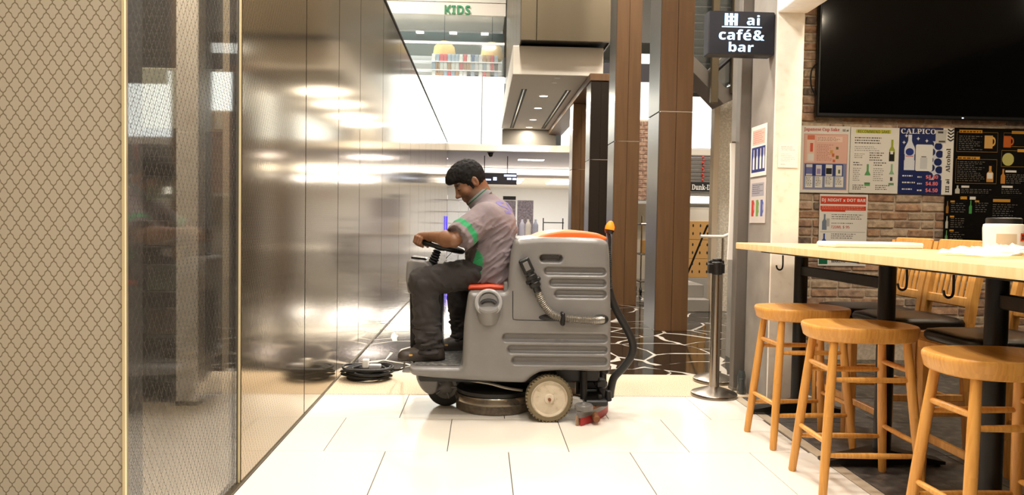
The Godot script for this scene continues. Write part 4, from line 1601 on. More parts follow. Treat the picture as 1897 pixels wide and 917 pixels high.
	for q in [0.25, 0.62]:
		var c := Vector3(0.268, 0.850, -4.10).lerp(Vector3(0.318, 0.738, -4.10), q)
		cyl(mb, c - dir * 0.014, c + dir * 0.014, 0.031, 0.031, 16, 0.004)
	built("tool_tube", mb, M.black_plastic, tool)
	mb = MB.new()
	var hose := resample(smooth_path([Vector3(0.316, 0.742, -4.10), Vector3(0.338, 0.692, -4.10), Vector3(0.368, 0.645, -4.10), Vector3(0.405, 0.614, -4.10), Vector3(0.46, 0.598, -4.10), Vector3(0.54, 0.590, -4.10), Vector3(0.63, 0.585, -4.105), Vector3(0.685, 0.585, -4.135)], 10), 0.005)
	tube(mb, hose, 0.021, 14, false, 0.0022)
	built("tool_hose", mb, M.hose_metal, tool, 60.0)
	mb = MB.new()
	rbox(mb, Vector3(0.456, 0.592, -4.105), Vector3(0.024, 0.075, 0.065), 0.008)
	built("hose_clip", mb, M.black_plastic, t).position = -at
	mb = MB.new()
	rbox(mb, Vector3(0.290, 0.803, -4.115), Vector3(0.085, 0.022, 0.05), 0.006, Basis(Vector3.BACK, 0.4))
	built("hose_clip", mb, M.black_plastic, t).position = -at
	mb = MB.new()
	ellipsoid(mb, Vector3(0.675, 0.588, -4.132), Vector3(0.045, 0.030, 0.012), 20, 10)
	built("hose_socket", mb, M.black_rubber, t).position = -at
	mb = MB.new()
	ellipsoid(mb, Vector3(0.40, 0.595, -4.130), Vector3(0.075, 0.020, 0.010), 20, 10)
	built("hose_socket", mb, M.black_rubber, t).position = -at
	# wheels
	for s in [1, -1]:
		rear_wheel(t, Vector3(0.394, 0.133, -4.48 + s * 0.315) - at, s)
	var fw := Vector3(-0.205, 0.115, -4.52) - at
	mb = MB.new()
	var side := Transform3D(Basis(Vector3.RIGHT, PI / 2), fw)
	lathe(mb, [Vector2(0.070, -0.035), Vector2(0.108, -0.035), Vector2(0.115, -0.02), Vector2(0.115, 0.02), Vector2(0.108, 0.035), Vector2(0.070, 0.035)], 36, side)
	var fwheel := built("front_wheel", mb, M.black_rubber, t)
	mb = MB.new()
	lathe(mb, [Vector2(0, -0.03), Vector2(0.07, -0.03), Vector2(0.07, 0.026), Vector2(0.05, 0.022), Vector2(0.03, 0.034), Vector2(0, 0.034)], 28, side)
	for k in 5:
		var a := TAU * k / 5
		rbox(mb, fw + Vector3(cos(a) * 0.05, sin(a) * 0.05, 0.026), Vector3(0.05, 0.014, 0.012), 0.003, Basis(Vector3.BACK, a))
	built("hub", mb, M.machine_dark_grey, fwheel)
	part("front_fairing", moulded(fillet([Vector2(-0.382, 0.27), Vector2(-0.374, 0.19), Vector2(-0.350, 0.140), Vector2(-0.318, 0.108), Vector2(-0.285, 0.096), Vector2(-0.256, 0.108), Vector2(-0.244, 0.15), Vector2(-0.236, 0.27)], 0.02), -4.64, -4.36, 0.018, 0.006, []), M.machine_grey, t, -at)
	mb = MB.new()
	rbox(mb, Vector3(0.05, 0.235, -4.48), Vector3(0.80, 0.06, 0.50), 0.01)
	rbox(mb, Vector3(0.50, 0.25, -4.48), Vector3(0.40, 0.10, 0.42), 0.01)
	built("underframe", mb, M.black_plastic, t).position = -at
	# brush head
	var bx := Transform3D(Basis(), Vector3(0.095, 0.0, -4.50) - at)
	mb = MB.new()
	lathe(mb, [Vector2(0.20, 0.004), Vector2(0.236, 0.004), Vector2(0.238, 0.05), Vector2(0.20, 0.055)], 48, bx)
	built("brush_skirt", mb, M.brush_skirt, t)
	mb = MB.new()
	lathe(mb, [Vector2(0.19, 0.052), Vector2(0.240, 0.052), Vector2(0.246, 0.060), Vector2(0.244, 0.082), Vector2(0.236, 0.098), Vector2(0.19, 0.104)], 48, bx)
	built("brush_cover", mb, M.brush_cover, t)
	mb = MB.new()
	lathe(mb, [Vector2(0.19, 0.10), Vector2(0.232, 0.102), Vector2(0.236, 0.125), Vector2(0.215, 0.150), Vector2(0.14, 0.170), Vector2(0.0, 0.175)], 48, bx)
	built("brush_hood", mb, M.black_plastic, t)
	mb = MB.new()
	tube(mb, smooth_path([Vector3(-0.09, 0.20, -4.32), Vector3(0.05, 0.190, -4.28), Vector3(0.16, 0.165, -4.27), Vector3(0.25, 0.15, -4.28)], 4), 0.010, 8)
	built("lift_arm", mb, M.brushed_steel, t).position = -at
	# squeegee behind the rear wheels
	var sq := Node3D.new()
	sq.name = "squeegee"
	t.add_child(sq)
	sq.position = -at
	for q in [[0.0, 0.004, 0.058, 0.010, "front_blade", mat("blade_tan", Color(0.62, 0.50, 0.40), 0.6)], [0.024, 0.003, 0.046, 0.008, "red_blade", M.squeegee_red], [0.012, 0.046, 0.080, 0.030, "blade_frame", M.machine_dark_grey]]:
		mb = MB.new()
		var rs := []
		for k in 17:
			var u := -1.0 + k / 8.0
			var p: Vector3 = Vector3(0.755 - 0.215 * u * u + q[0], 0, -4.48 + u * 0.415)
			var tn := Vector3(-0.43 * u, 0, 0.415).normalized()
			var nn: Vector3 = Vector3(tn.z, 0, -tn.x) * (q[3] * 0.5)
			rs.append(PackedVector3Array([p - nn + Vector3.UP * q[1], p + nn + Vector3.UP * q[1], p + nn + Vector3.UP * q[2], p - nn + Vector3.UP * q[2]]))
		skin_rings(mb, rs)
		built(q[4], mb, q[5], sq)
	for s in [1, -1]:
		mb = MB.new()
		lathe(mb, [Vector2(0.0, 0.0), Vector2(0.048, 0.0), Vector2(0.052, 0.008), Vector2(0.052, 0.026), Vector2(0.046, 0.034), Vector2(0.018, 0.036), Vector2(0.014, 0.044), Vector2(0.0, 0.044)], 24, Transform3D(Basis(), Vector3(0.585, 0.080, -4.48 + s * 0.375)))
		built("bumper_roller", mb, M.machine_dark_grey, sq)
		mb = MB.new()
		cyl(mb, Vector3(0.655, 0.035, -4.48 + s * 0.31), Vector3(0.655, 0.035, -4.48 + s * 0.405), 0.022, 0.020, 14, 0.006)
		cyl(mb, Vector3(0.60, 0.078, -4.48 + s * 0.36), Vector3(0.70, 0.088, -4.48 + s * 0.27), 0.014, 0.014, 10)
		built("clamp_knob", mb, M.rust, sq)
		for k in 3:
			mb = MB.new()
			cyl(mb, Vector3(0.655 + k * 0.03, 0.078, -4.48 + s * (0.30 - k * 0.07)), Vector3(0.655 + k * 0.03, 0.115, -4.48 + s * (0.30 - k * 0.07)), 0.016, 0.012, 10, 0.003)
			built("wing_nut", mb, M.machine_dark_grey, sq)
	mb = MB.new()
	rbox(mb, Vector3(0.60, 0.195, -4.42), Vector3(0.045, 0.19, 0.06), 0.006)
	rbox(mb, Vector3(0.67, 0.155, -4.42), Vector3(0.17, 0.05, 0.06), 0.006)
	rbox(mb, Vector3(0.735, 0.12, -4.42), Vector3(0.06, 0.09, 0.10), 0.01)
	rbox(mb, Vector3(0.70, 0.252, -4.42), Vector3(0.12, 0.04, 0.05), 0.008)
	cyl(mb, Vector3(0.735, 0.085, -4.42), Vector3(0.735, 0.245, -4.42), 0.030, 0.030, 16, 0.006)
	cyl(mb, Vector3(0.735, 0.225, -4.42), Vector3(0.735, 0.262, -4.42), 0.042, 0.042, 18, 0.006)
	rbox(mb, Vector3(0.665, 0.105, -4.30), Vector3(0.13, 0.035, 0.30), 0.008)
	rbox(mb, Vector3(0.71, 0.19, -4.31), Vector3(0.07, 0.05, 0.10), 0.012)
	cyl(mb, Vector3(0.60, 0.115, -4.22), Vector3(0.60, 0.27, -4.24), 0.020, 0.020, 12)
	cyl(mb, Vector3(0.745, 0.10, -4.24), Vector3(0.745, 0.16, -4.24), 0.022, 0.018, 14, 0.004)
	cyl(mb, Vector3(0.69, 0.10, -4.20), Vector3(0.69, 0.145, -4.20), 0.018, 0.014, 14, 0.004)
	built("squeegee_arm", mb, M.black_plastic, t).position = -at
	# suction hose from the tank down to the squeegee
	mb = MB.new()
	var down := smooth_path([Vector3(0.748, 0.985, -4.40), Vector3(0.752, 0.90, -4.40), Vector3(0.756, 0.80, -4.40), Vector3(0.768, 0.72, -4.40), Vector3(0.808, 0.615, -4.40), Vector3(0.872, 0.505, -4.40), Vector3(0.913, 0.415, -4.40), Vector3(0.910, 0.34, -4.40), Vector3(0.862, 0.265, -4.40), Vector3(0.808, 0.205, -4.40), Vector3(0.790, 0.14, -4.40), Vector3(0.786, 0.08, -4.41)], 10)
	tube(mb, resample(down, 0.0045), 0.0235, 14, false, 0.0008)
	built("suction_hose", mb, M.hose_black, t, 60.0).position = -at
	mb = MB.new()
	tube(mb, resample(smooth_path([Vector3(0.748, 0.97, -4.38), Vector3(0.757, 0.90, -4.38), Vector3(0.758, 0.82, -4.38), Vector3(0.765, 0.735, -4.385)], 8), 0.006), 0.018, 12, false, 0.003)
	built("drain_hose", mb, M.hose_black, t, 60.0).position = -at
	# amber beacon on its stalk
	mb = MB.new()
	tube(mb, smooth_path([Vector3(0.742, 0.93, -4.42), Vector3(0.762, 0.97, -4.42), Vector3(0.766, 1.03, -4.42), Vector3(0.756, 1.075, -4.42)], 5), 0.010, 8)
	built("beacon_stalk", mb, M.hose_black, t).position = -at
	var bt := Transform3D(Basis(Vector3.BACK, -0.15), Vector3(0.762, 1.078, -4.42) - at)
	mb = MB.new()
	lathe(mb, [Vector2(0, -0.012), Vector2(0.022, -0.012), Vector2(0.030, 0.004), Vector2(0.030, 0.012), Vector2(0, 0.012)], 20, bt)
	var bc := built("beacon_base", mb, M.black_plastic, t)
	mb = MB.new()
	lathe(mb, [Vector2(0.028, 0.012), Vector2(0.028, 0.03), Vector2(0.022, 0.046), Vector2(0.012, 0.062), Vector2(0, 0.066)], 20, bt)
	built("beacon_lamp", mb, M.amber_lit, bc)
	var bl := OmniLight3D.new()
	bl.name = "beacon_light"
	bl.light_color = Color(1.0, 0.6, 0.15)
	bl.light_energy = 0.10
	bl.light_size = 0.02
	bl.omni_range = 20.0
	bl.omni_attenuation = 2.0
	bl.shadow_enabled = true
	bl.position = bt * Vector3(0, 0.036, 0)
	t.add_child(bl)
	# steering column
	mb = MB.new()
	extrude(mb, fillet([Vector2(-0.41, 0.30), Vector2(-0.42, 0.74), Vector2(-0.30, 0.80), Vector2(-0.228, 0.72), Vector2(-0.225, 0.30)], 0.03), -4.60, -4.38, 0.008, 2)
	built("column_shroud", mb, M.black_plastic, t).position = -at
	var con := part("console", moulded(fillet([Vector2(-0.425, 0.70), Vector2(-0.440, 0.78), Vector2(-0.436, 0.882), Vector2(-0.415, 0.902), Vector2(-0.325, 0.892), Vector2(-0.27, 0.84), Vector2(-0.24, 0.72), Vector2(-0.34, 0.68)], 0.012), -4.62, -4.34, 0.016, 0.006, []), M.machine_grey, t, -at)
	mb = MB.new()
	cyl(mb, Vector3(-0.365, 0.835, -4.35), Vector3(-0.365, 0.835, -4.332), 0.013, 0.013, 14, 0.003)
	built("key_switch", mb, M.black_plastic, con)
	mb = MB.new()
	rbox(mb, Vector3(-0.37, 0.902, -4.47), Vector3(0.09, 0.012, 0.16), 0.004, Basis(Vector3.BACK, -0.1))
	built("display_panel", mb, M.screen_black, con)
	mb = MB.new()
	tube(mb, resample(smooth_path([Vector3(-0.315, 0.84, -4.48), Vector3(-0.29, 0.88, -4.48), Vector3(-0.262, 0.955, -4.48)], 8), 0.008), 0.033, 14, false, 0.004, 0.022)
	built("steering_boot", mb, M.black_rubber, t, 60.0).position = -at
	mb = MB.new()
	var sw := Transform3D(Basis(Vector3.BACK, deg_to_rad(-14.0)), Vector3(-0.247, 0.975, -4.48))
	var circ := PackedVector3Array()
	for k in 40:
		circ.append(sw * Vector3(cos(TAU * k / 40) * 0.135, 0, sin(TAU * k / 40) * 0.135))
	tube(mb, circ, 0.0155, 10, true)
	var wheel := built("steering_wheel", mb, M.black_plastic, t)
	wheel.position = -at
	mb = MB.new()
	for a in [0.0, TAU / 3, 2 * TAU / 3]:
		rbox(mb, sw * Vector3(cos(a) * 0.07, -0.008, sin(a) * 0.07), Vector3(0.13, 0.014, 0.028), 0.004, sw.basis * Basis(Vector3.UP, -a))
	built("spoke", mb, M.machine_dark_grey, wheel)
	mb = MB.new()
	lathe(mb, [Vector2(0, -0.03), Vector2(0.03, -0.025), Vector2(0.042, 0.0), Vector2(0.036, 0.012), Vector2(0, 0.014)], 20, sw)
	built("horn_pad", mb, M.black_plastic, wheel)


func rear_wheel(t: Node3D, c: Vector3, s: int) -> void:
	var xf := Transform3D(Basis(Vector3.RIGHT, PI / 2 * s), c)      # local +y points to the outer side
	var mb := MB.new()
	lathe(mb, [Vector2(0.095, -0.04), Vector2(0.120, -0.04), Vector2(0.127, -0.03), Vector2(0.127, 0.03), Vector2(0.121, 0.036), Vector2(0.106, 0.036), Vector2(0.104, 0.028), Vector2(0.095, 0.028)], 48, xf)
	var o := built("rear_wheel", mb, M.tyre, t)
	mb = MB.new()
	for k in 40:
		var a := TAU * k / 40
		for j in 2:
			rbox(mb, xf * Vector3(cos(a + j * TAU / 80) * 0.128, -0.018 + j * 0.036, sin(a + j * TAU / 80) * 0.128), Vector3(0.010, 0.030, 0.011), 0.0, xf.basis * Basis(Vector3.UP, -a - j * TAU / 80) * Basis(Vector3.RIGHT, 0.35 if j else -0.35))
	built("tread", mb, M.tyre, o)
	mb = MB.new()
	lathe(mb, [Vector2(0, -0.03), Vector2(0.105, -0.03), Vector2(0.105, 0.030), Vector2(0.098, 0.034), Vector2(0.094, 0.024), Vector2(0.088, 0.020), Vector2(0.03, 0.026), Vector2(0.026, 0.036), Vector2(0.018, 0.038), Vector2(0.0, 0.038)], 48, xf)
	built("wheel_disc", mb, M.wheel_cream, o)
	mb = MB.new()
	cyl(mb, xf * Vector3(0, 0.03, 0), xf * Vector3(0, 0.052, 0), 0.011, 0.009, 6)
	built("axle_nut", mb, M.rust, o)


# ---------------------------------------------------------------- the driver
func lin(r: float, g: float, b: float) -> Color:
	return Color(r, g, b)


func build_person() -> void:
	var zc := -4.48
	var at := Vector3(0.08, 0.76, zc)
	var t := thing("person", "man in a mauve polo shirt and dark trousers driving the scrubber", "person", at)
	var up := Vector3.UP
	# --- joints
	var sh_l := Vector3(0.005, 1.150, zc + 0.165)
	var el_l := Vector3(-0.155, 1.018, zc + 0.30)
	var wr_l := Vector3(-0.290, 1.036, zc + 0.155)
	var sh_r := Vector3(0.005, 1.150, zc - 0.165)
	var el_r := Vector3(-0.13, 1.02, zc - 0.30)
	var wr_r := Vector3(-0.275, 1.030, zc - 0.16)
	var hip_l := Vector3(0.06, 0.835, zc + 0.095)
	var kn_l := Vector3(-0.335, 0.772, zc + 0.18)
	var an_l := Vector3(-0.298, 0.40, zc + 0.18)
	var hip_r := Vector3(0.06, 0.835, zc - 0.095)
	var kn_r := Vector3(-0.155, 0.76, zc - 0.24)
	var an_r := Vector3(-0.105, 0.40, zc - 0.19)
	var neck := Vector3(0.028, 1.215, zc)
	var nc := Vector3(-0.014, 1.262, zc)          # middle of the collar and its leaning axis
	var cn := Vector3(-0.66, 0.75, 0).normalized()
	# --- head frame: x = his left (towards the camera), y = up, z = forward
	var hc := Vector3(-0.075, 1.358, zc + 0.012)
	var fwd := Vector3(-1, 0, 0).rotated(Vector3.BACK, deg_to_rad(32)).rotated(Vector3.UP, deg_to_rad(14))
	var left := Vector3(0, 0, 1).rotated(Vector3.UP, deg_to_rad(14))
	var hup := fwd.cross(left).normalized()
	if hup.y < 0.0:
		hup = -hup
	var hb := Basis(left, hup, fwd)
	var hp := func(x: float, y: float, z: float) -> Vector3: return hc + hb * Vector3(x, y, z)

	# --- skin: one continuous figure, coarse under the clothes, fine at head and hands
	var skin := fresh()
	var tone := lin(0.185, 0.085, 0.043)
	var f := Field.new(Vector3(-0.50, 0.34, zc - 0.46), Vector3(0.26, 1.26, zc + 0.46), 0.013)
	for s in [1.0, -1.0]:
		f.capsule(Vector3(0.085, 0.86, zc + s * 0.07), Vector3(0.075, 1.07, zc + s * 0.08), 0.095, 0.10, 0.04)
	f.capsule(Vector3(0.04, 1.15, zc - 0.14), Vector3(0.04, 1.15, zc + 0.14), 0.055, 0.055, 0.04)
	f.capsule(Vector3(0.045, 1.13, zc), neck, 0.07, 0.05, 0.03)
	for a in [[hip_l, kn_l, an_l], [hip_r, kn_r, an_r]]:
		f.capsule(a[0], a[1], 0.075, 0.052, 0.03)
		f.capsule(a[1], a[2], 0.052, 0.036, 0.02)
		f.capsule(a[2], a[2] + Vector3(-0.10, -0.05, 0), 0.034, 0.026, 0.02)
	for a in [[sh_l, el_l], [sh_r, el_r]]:
		f.capsule(a[0], a[1], 0.05, 0.04, 0.03)
	var plain := func(_p: Vector3) -> Color: return tone
	f.nets(skin, plain)
	arm_and_hand(skin, el_l, wr_l, 1.0, zc, tone)
	arm_and_hand(skin, el_r, wr_r, -1.0, zc, tone)

	f = Field.new(hc + Vector3(-0.19, -0.20, -0.15), hc + Vector3(0.19, 0.17, 0.15), 0.0036)
	f.ellipsoid(hp.call(0, 0.030, -0.014), Vector3(0.076, 0.094, 0.090), hb, 0.0)
	f.ellipsoid(hp.call(0, -0.030, 0.026), Vector3(0.062, 0.082, 0.066), hb, 0.03)
	f.capsule(hp.call(-0.030, -0.080, 0.018), hp.call(0.030, -0.080, 0.018), 0.034, 0.034, 0.03)
	f.capsule(hp.call(0, -0.090, 0.05), hp.call(0, -0.104, 0.064), 0.028, 0.020, 0.025)
	f.capsule(hp.call(-0.032, 0.024, 0.074), hp.call(0.032, 0.024, 0.074), 0.014, 0.014, 0.02)
	for s in [1.0, -1.0]:
		f.ellipsoid(hp.call(s * 0.036, -0.028, 0.058), Vector3(0.028, 0.026, 0.026), hb, 0.02)
		f.capsule(hp.call(s * 0.031, 0.004, 0.100), hp.call(s * 0.038, 0.003, 0.094), 0.013, 0.012, 0.012, [], true)
		f.ellipsoid(hp.call(s * 0.031, 0.004, 0.078), Vector3(0.013, 0.011, 0.0125), hb, 0.004)
	f.capsule(hp.call(0, 0.012, 0.088), hp.call(0, -0.034, 0.108), 0.0085, 0.0115, 0.012)
	f.ellipsoid(hp.call(0, -0.036, 0.110), Vector3(0.0135, 0.0105, 0.0125), hb, 0.008)
	for s in [1.0, -1.0]:
		f.ellipsoid(hp.call(s * 0.0125, -0.041, 0.099), Vector3(0.008, 0.008, 0.010), hb, 0.006)
	f.capsule(hp.call(-0.018, -0.0665, 0.082), hp.call(0.018, -0.0665, 0.082), 0.0085, 0.0085, 0.010)
	f.capsule(hp.call(-0.015, -0.079, 0.080), hp.call(0.015, -0.079, 0.080), 0.0085, 0.0085, 0.008)
	for s in [1.0, -1.0]:
		f.ellipsoid(hp.call(s * 0.078, -0.004, -0.012), Vector3(0.010, 0.034, 0.021), hb * Basis(Vector3.UP, -s * 0.4), 0.006)
		f.ellipsoid(hp.call(s * 0.088, 0.000, -0.008), Vector3(0.007, 0.020, 0.010), hb * Basis(Vector3.UP, -s * 0.4), 0.004, true)
	f.capsule(hp.call(0, -0.055, -0.035), neck + Vector3(0.006, 0.0, 0), 0.054, 0.060, 0.03)
	var ib := hb.inverse()
	var beard := FastNoiseLite.new()
	beard.seed = 5
	beard.frequency = 90.0
	var face := func(p: Vector3) -> Color:
		var q: Vector3 = ib * (p - hc)
		var c := tone
		var st := smoothstep(-0.030, -0.058, q.y) * smoothstep(-0.02, 0.02, q.z) * (1.0 - smoothstep(-0.105, -0.128, q.y))
		if absf(q.x) < 0.021 and q.y > -0.090 and q.y < -0.064 and q.z > 0.07:
			st = 0.0
			c = lin(0.17, 0.07, 0.05)
		c = c.lerp(lin(0.045, 0.028, 0.02), st * (0.45 + 0.25 * beard.get_noise_3dv(p)))
		if q.y > 0.019 and q.y < 0.031 + 0.05 * maxf(0.0, absf(q.x) - 0.03) and absf(q.x) > 0.010 and absf(q.x) < 0.050 and q.z > 0.05:
			c = lin(0.03, 0.02, 0.015)
		return c
	f.nets(skin, face)
	part("body", netted(skin), M.skin, t, -at)
	for s in [1.0, -1.0]:
		var mb := MB.new()
		ellipsoid(mb, hp.call(s * 0.0315, 0.002, 0.0835), Vector3(0.0115, 0.0052, 0.0088), 14, 8, hb)
		var ey := built("eye", mb, M.eye_white, t)
		ey.position = -at
		mb = MB.new()
		ellipsoid(mb, hp.call(s * 0.0315, -0.0005, 0.0895), Vector3(0.0066, 0.0050, 0.0038), 12, 8, hb)
		built("iris", mb, M.eye_dark, ey)

	# --- hair
	f = Field.new(hc + Vector3(-0.19, -0.13, -0.14), hc + Vector3(0.19, 0.19, 0.14), 0.0036)
	f.ellipsoid(hp.call(0, 0.036, -0.014), Vector3(0.0850, 0.106, 0.096), hb, 0.0)
	f.ellipsoid(hp.call(0, 0.080, 0.040), Vector3(0.068, 0.056, 0.074), hb, 0.03)
	f.ellipsoid(hp.call(0, 0.068, 0.092), Vector3(0.056, 0.032, 0.034), hb, 0.02)
	f.ellipsoid(hp.call(0, -0.055, 0.112), Vector3(0.125, 0.102, 0.105), hb, 0.012, true)
	f.ellipsoid(hp.call(0, -0.135, -0.02), Vector3(0.14, 0.075, 0.16), hb, 0.012, true)
	for s in [1.0, -1.0]:
		f.ellipsoid(hp.call(s * 0.085, -0.012, -0.012), Vector3(0.022, 0.034, 0.023), hb, 0.006, true)
		f.capsule(hp.call(s * 0.071, 0.02, 0.012), hp.call(s * 0.069, -0.030, 0.016), 0.010, 0.006, 0.006)
	var strands := FastNoiseLite.new()
	strands.seed = 9
	strands.frequency = 48.0
	strands.fractal_octaves = 3
	f.ripple(func(p: Vector3) -> float: return strands.get_noise_3d(p.x, p.y * 0.7, p.z) * 0.0055, 0.02)
	var out := fresh()
	f.nets(out)
	part("hair", netted(out), M.hair, t, -at)

	# --- shirt
	var folds := FastNoiseLite.new()
	folds.seed = 21
	folds.frequency = 7.0
	folds.fractal_octaves = 2
	f = Field.new(Vector3(-0.26, 0.70, zc - 0.42), Vector3(0.29, 1.29, zc + 0.42), 0.0075)
	var hem := [Vector3(0.05, 0.775, zc), Vector3(-0.24, -0.97, 0)]
	for s in [1.0, -1.0]:
		f.capsule(Vector3(0.085, 0.76, zc + s * 0.085), Vector3(0.078, 0.93, zc + s * 0.085), 0.130, 0.122, 0.05, hem)
		f.capsule(Vector3(0.078, 0.93, zc + s * 0.085), Vector3(0.075, 1.085, zc + s * 0.095), 0.122, 0.122, 0.05)
	f.capsule(Vector3(0.045, 0.80, zc - 0.05), Vector3(0.035, 1.05, zc - 0.05), 0.125, 0.125, 0.05, hem)
	f.capsule(Vector3(0.045, 0.80, zc + 0.06), Vector3(0.035, 1.05, zc + 0.06), 0.125, 0.125, 0.05, hem)
	f.capsule(Vector3(0.03, 1.155, zc - 0.155), Vector3(0.03, 1.155, zc + 0.155), 0.076, 0.076, 0.06)
	f.capsule(Vector3(0.085, 1.13, zc - 0.05), Vector3(0.085, 1.13, zc + 0.05), 0.10, 0.10, 0.06)
	f.capsule(Vector3(0.075, 1.165, zc), nc + Vector3(0.012, 0.0, 0), 0.100, 0.080, 0.05, [nc + cn * 0.01, cn])
	for a in [[sh_l, el_l], [sh_r, el_r]]:
		var u: Vector3 = (a[1] - a[0]).normalized()
		var e: Vector3 = a[0] + (a[1] - a[0]) * 0.86
		f.capsule(a[0], e + u * 0.10, 0.078, 0.080, 0.045, [e, u])
		f.capsule(e - u * 0.10, e + u * 0.06, 0.062, 0.060, 0.0, [e - u * 0.012, -u], true) if false else null
	var tug := Vector3(-0.55, 0.83, 0.0).normalized()
	f.ripple(func(p: Vector3) -> float:
		var across := p.y * 0.80 - p.x * 0.60
		var along := p.x * 0.80 + p.y * 0.60
		var g := folds.get_noise_3d(across * 2.6, along * 0.55, p.z * 0.7)
		var ridge := pow(1.0 - minf(absf(g) * 1.6, 1.0), 3.0)
		return -0.016 * ridge * smoothstep(1.20, 1.06, p.y) - 0.003 * folds.get_noise_3d(p.x * 2.0, p.y * 2.0, p.z * 2.0), 0.03)
	f.below(nc + cn * 0.012, cn)
	var arm_u := (el_l - sh_l).normalized()
	var arm_len := (el_l - sh_l).length() * 0.86
	var green_side := PackedVector2Array([Vector2(-0.062, 0.845), Vector2(0.004, 0.825), Vector2(0.010, 0.925), Vector2(-0.025, 0.965)])
	var black_side := PackedVector2Array([Vector2(-0.16, 1.03), Vector2(-0.015, 1.03), Vector2(-0.025, 0.965), Vector2(-0.062, 0.845), Vector2(-0.16, 0.87)])
	var cloth := lin(0.165, 0.133, 0.140)
	var dye := func(p: Vector3) -> Color:
		for a in [[sh_l, arm_u], [sh_r, (el_r - sh_r).normalized()]]:
			var r: Vector3 = p - a[0]
			var u: float = r.dot(a[1])
			if u > 0.07 and (r - a[1] * u).length() < 0.095:
				var left_of := arm_len - u
				if left_of > 0.030 and left_of < 0.068:
					return lin(0.012, 0.22, 0.075)
				return cloth
		var q := Vector2(p.x, p.y)
		if absf(p.z - zc) > 0.06:
			if Geometry2D.is_point_in_polygon(q, green_side):
				return lin(0.012, 0.22, 0.075)
			if Geometry2D.is_point_in_polygon(q, black_side):
				return lin(0.040, 0.031, 0.028)
		return cloth
	out = fresh()
	f.nets(out, dye)
	var shirt := part("polo_shirt", netted(out), M.shirt_cloth, t, -at)
	# printed letters over the shoulder blade, laid on the cloth
	var tm := text_mesh("SC", 0.115, 0.165, true)
	var ar := tm.surface_get_arrays(0)
	var tv: PackedVector3Array = ar[Mesh.ARRAY_VERTEX]
	var tn: PackedVector3Array = ar[Mesh.ARRAY_NORMAL]
	var ti: PackedInt32Array = ar[Mesh.ARRAY_INDEX] if ar[Mesh.ARRAY_INDEX] != null else PackedInt32Array(range(tv.size()))
	var ln := Vector3(0.62, 0.66, 0.42).normalized()
	var lx := Vector3(0.38, -0.20, -0.90)
	lx = (lx - ln * lx.dot(ln)).normalized()
	var ly := ln.cross(lx).normalized()
	var lm := MB.new()
	for fat in [-0.004, 0.0, 0.004]:
		for k in ti.size() / 3:
			if tn[ti[k * 3]].z < 0.9:
				continue
			var q := []
			for j in 3:
				var p: Vector3 = Vector3(0.138, 1.188, zc + 0.062) + lx * (tv[ti[k * 3 + j]].x + fat) + ly * tv[ti[k * 3 + j]].y + ln * 0.10
				for step in 60:
					var d := f.at(p)
					if d < 0.0020 + fat * 0.03:
						break
					p -= ln * maxf(0.0012, minf(d * 0.7, 0.02))
				q.append(p)
			lm.tri_out(q[0], q[1], q[2], q[0] - ln)
	built("back_lettering", lm, M.shirt_print, shirt)
	# collar
	var cb := MB.new()
	var c1 := Vector3(cn.y, -cn.x, 0)
	var rings := []
	for q in [[0.083, -0.014], [0.079, 0.014], [0.073, 0.032], [0.068, 0.032], [0.071, 0.008]]:
		var rg := PackedVector3Array()
		for k in 36:
			var a := TAU * k / 36
			rg.append(nc + cn * q[1] + c1 * cos(a) * q[0] * 1.02 + Vector3(0, 0, 1) * sin(a) * q[0])
		rings.append(rg)
	skin_rings(cb, rings, false, false)
	var col := built("collar", cb, M.collar_grey, t)
	col.position = -at
	cb = MB.new()
	var cr := PackedVector3Array()
	for k in 36:
		var a := TAU * k / 36
		cr.append(nc + cn * 0.018 + c1 * cos(a) * 0.0795 + Vector3(0, 0, 1) * sin(a) * 0.0785)
	tube(cb, cr, 0.0028, 6, true)
	built("collar_stripe", cb, M.collar_green, col)

	# --- trousers
	f = Field.new(Vector3(-0.47, 0.35, zc - 0.40), Vector3(0.27, 0.99, zc + 0.34), 0.0085)
	for s in [1.0, -1.0]:
		f.capsule(Vector3(0.095, 0.872, zc + s * 0.075), Vector3(0.085, 0.89, zc + s * 0.075), 0.112, 0.110, 0.04)
	for a in [[hip_l, kn_l, an_l], [hip_r, kn_r, an_r]]:
		var thigh: Vector3 = (a[1] - a[0])
		f.capsule(a[0], a[1], 0.094, 0.082, 0.04)
		var dn: Vector3 = (a[2] - a[1]).normalized()
		f.capsule(a[1] + Vector3(0.006, 0, 0), a[2] + dn * 0.08, 0.080, 0.074, 0.03, [a[2] + dn * 0.022, dn])
	f.below(Vector3(0, 0.765, 0), Vector3(0, -1, 0)) if false else null
	var crease := FastNoiseLite.new()
	crease.seed = 33
	crease.frequency = 8.0
	crease.fractal_octaves = 2
	f.ripple(func(p: Vector3) -> float:
		var low := smoothstep(0.62, 0.48, p.y)
		var g1 := crease.get_noise_3d(p.x * 0.7, p.y * 2.6, p.z * 0.7)
		var g2 := crease.get_noise_3d((p.x + p.y * 0.8) * 1.5, (p.y - p.x * 0.8) * 0.7, p.z * 0.8 + 3.0)
		return -0.046 * (absf(g1) - 0.2) * low - 0.020 * (absf(g2) - 0.2) * (1.0 - low), 0.03)
	out = fresh()
	f.nets(out)
	part("trousers", netted(out), M.trouser_cloth, t, -at)
	# belt with its small buckle tag
	var bmb := MB.new()
	var bp := PackedVector3Array()
	for k in 40:
		var a := TAU * k / 40
		bp.append(Vector3(0.09 + cos(a) * 0.112, 0.862 - 0.03 * cos(a) - 0.06, zc + sin(a) * 0.188))
	tube(bmb, bp, 0.012, 8, true)
	built("belt", bmb, M.black_leather, t).position = -at
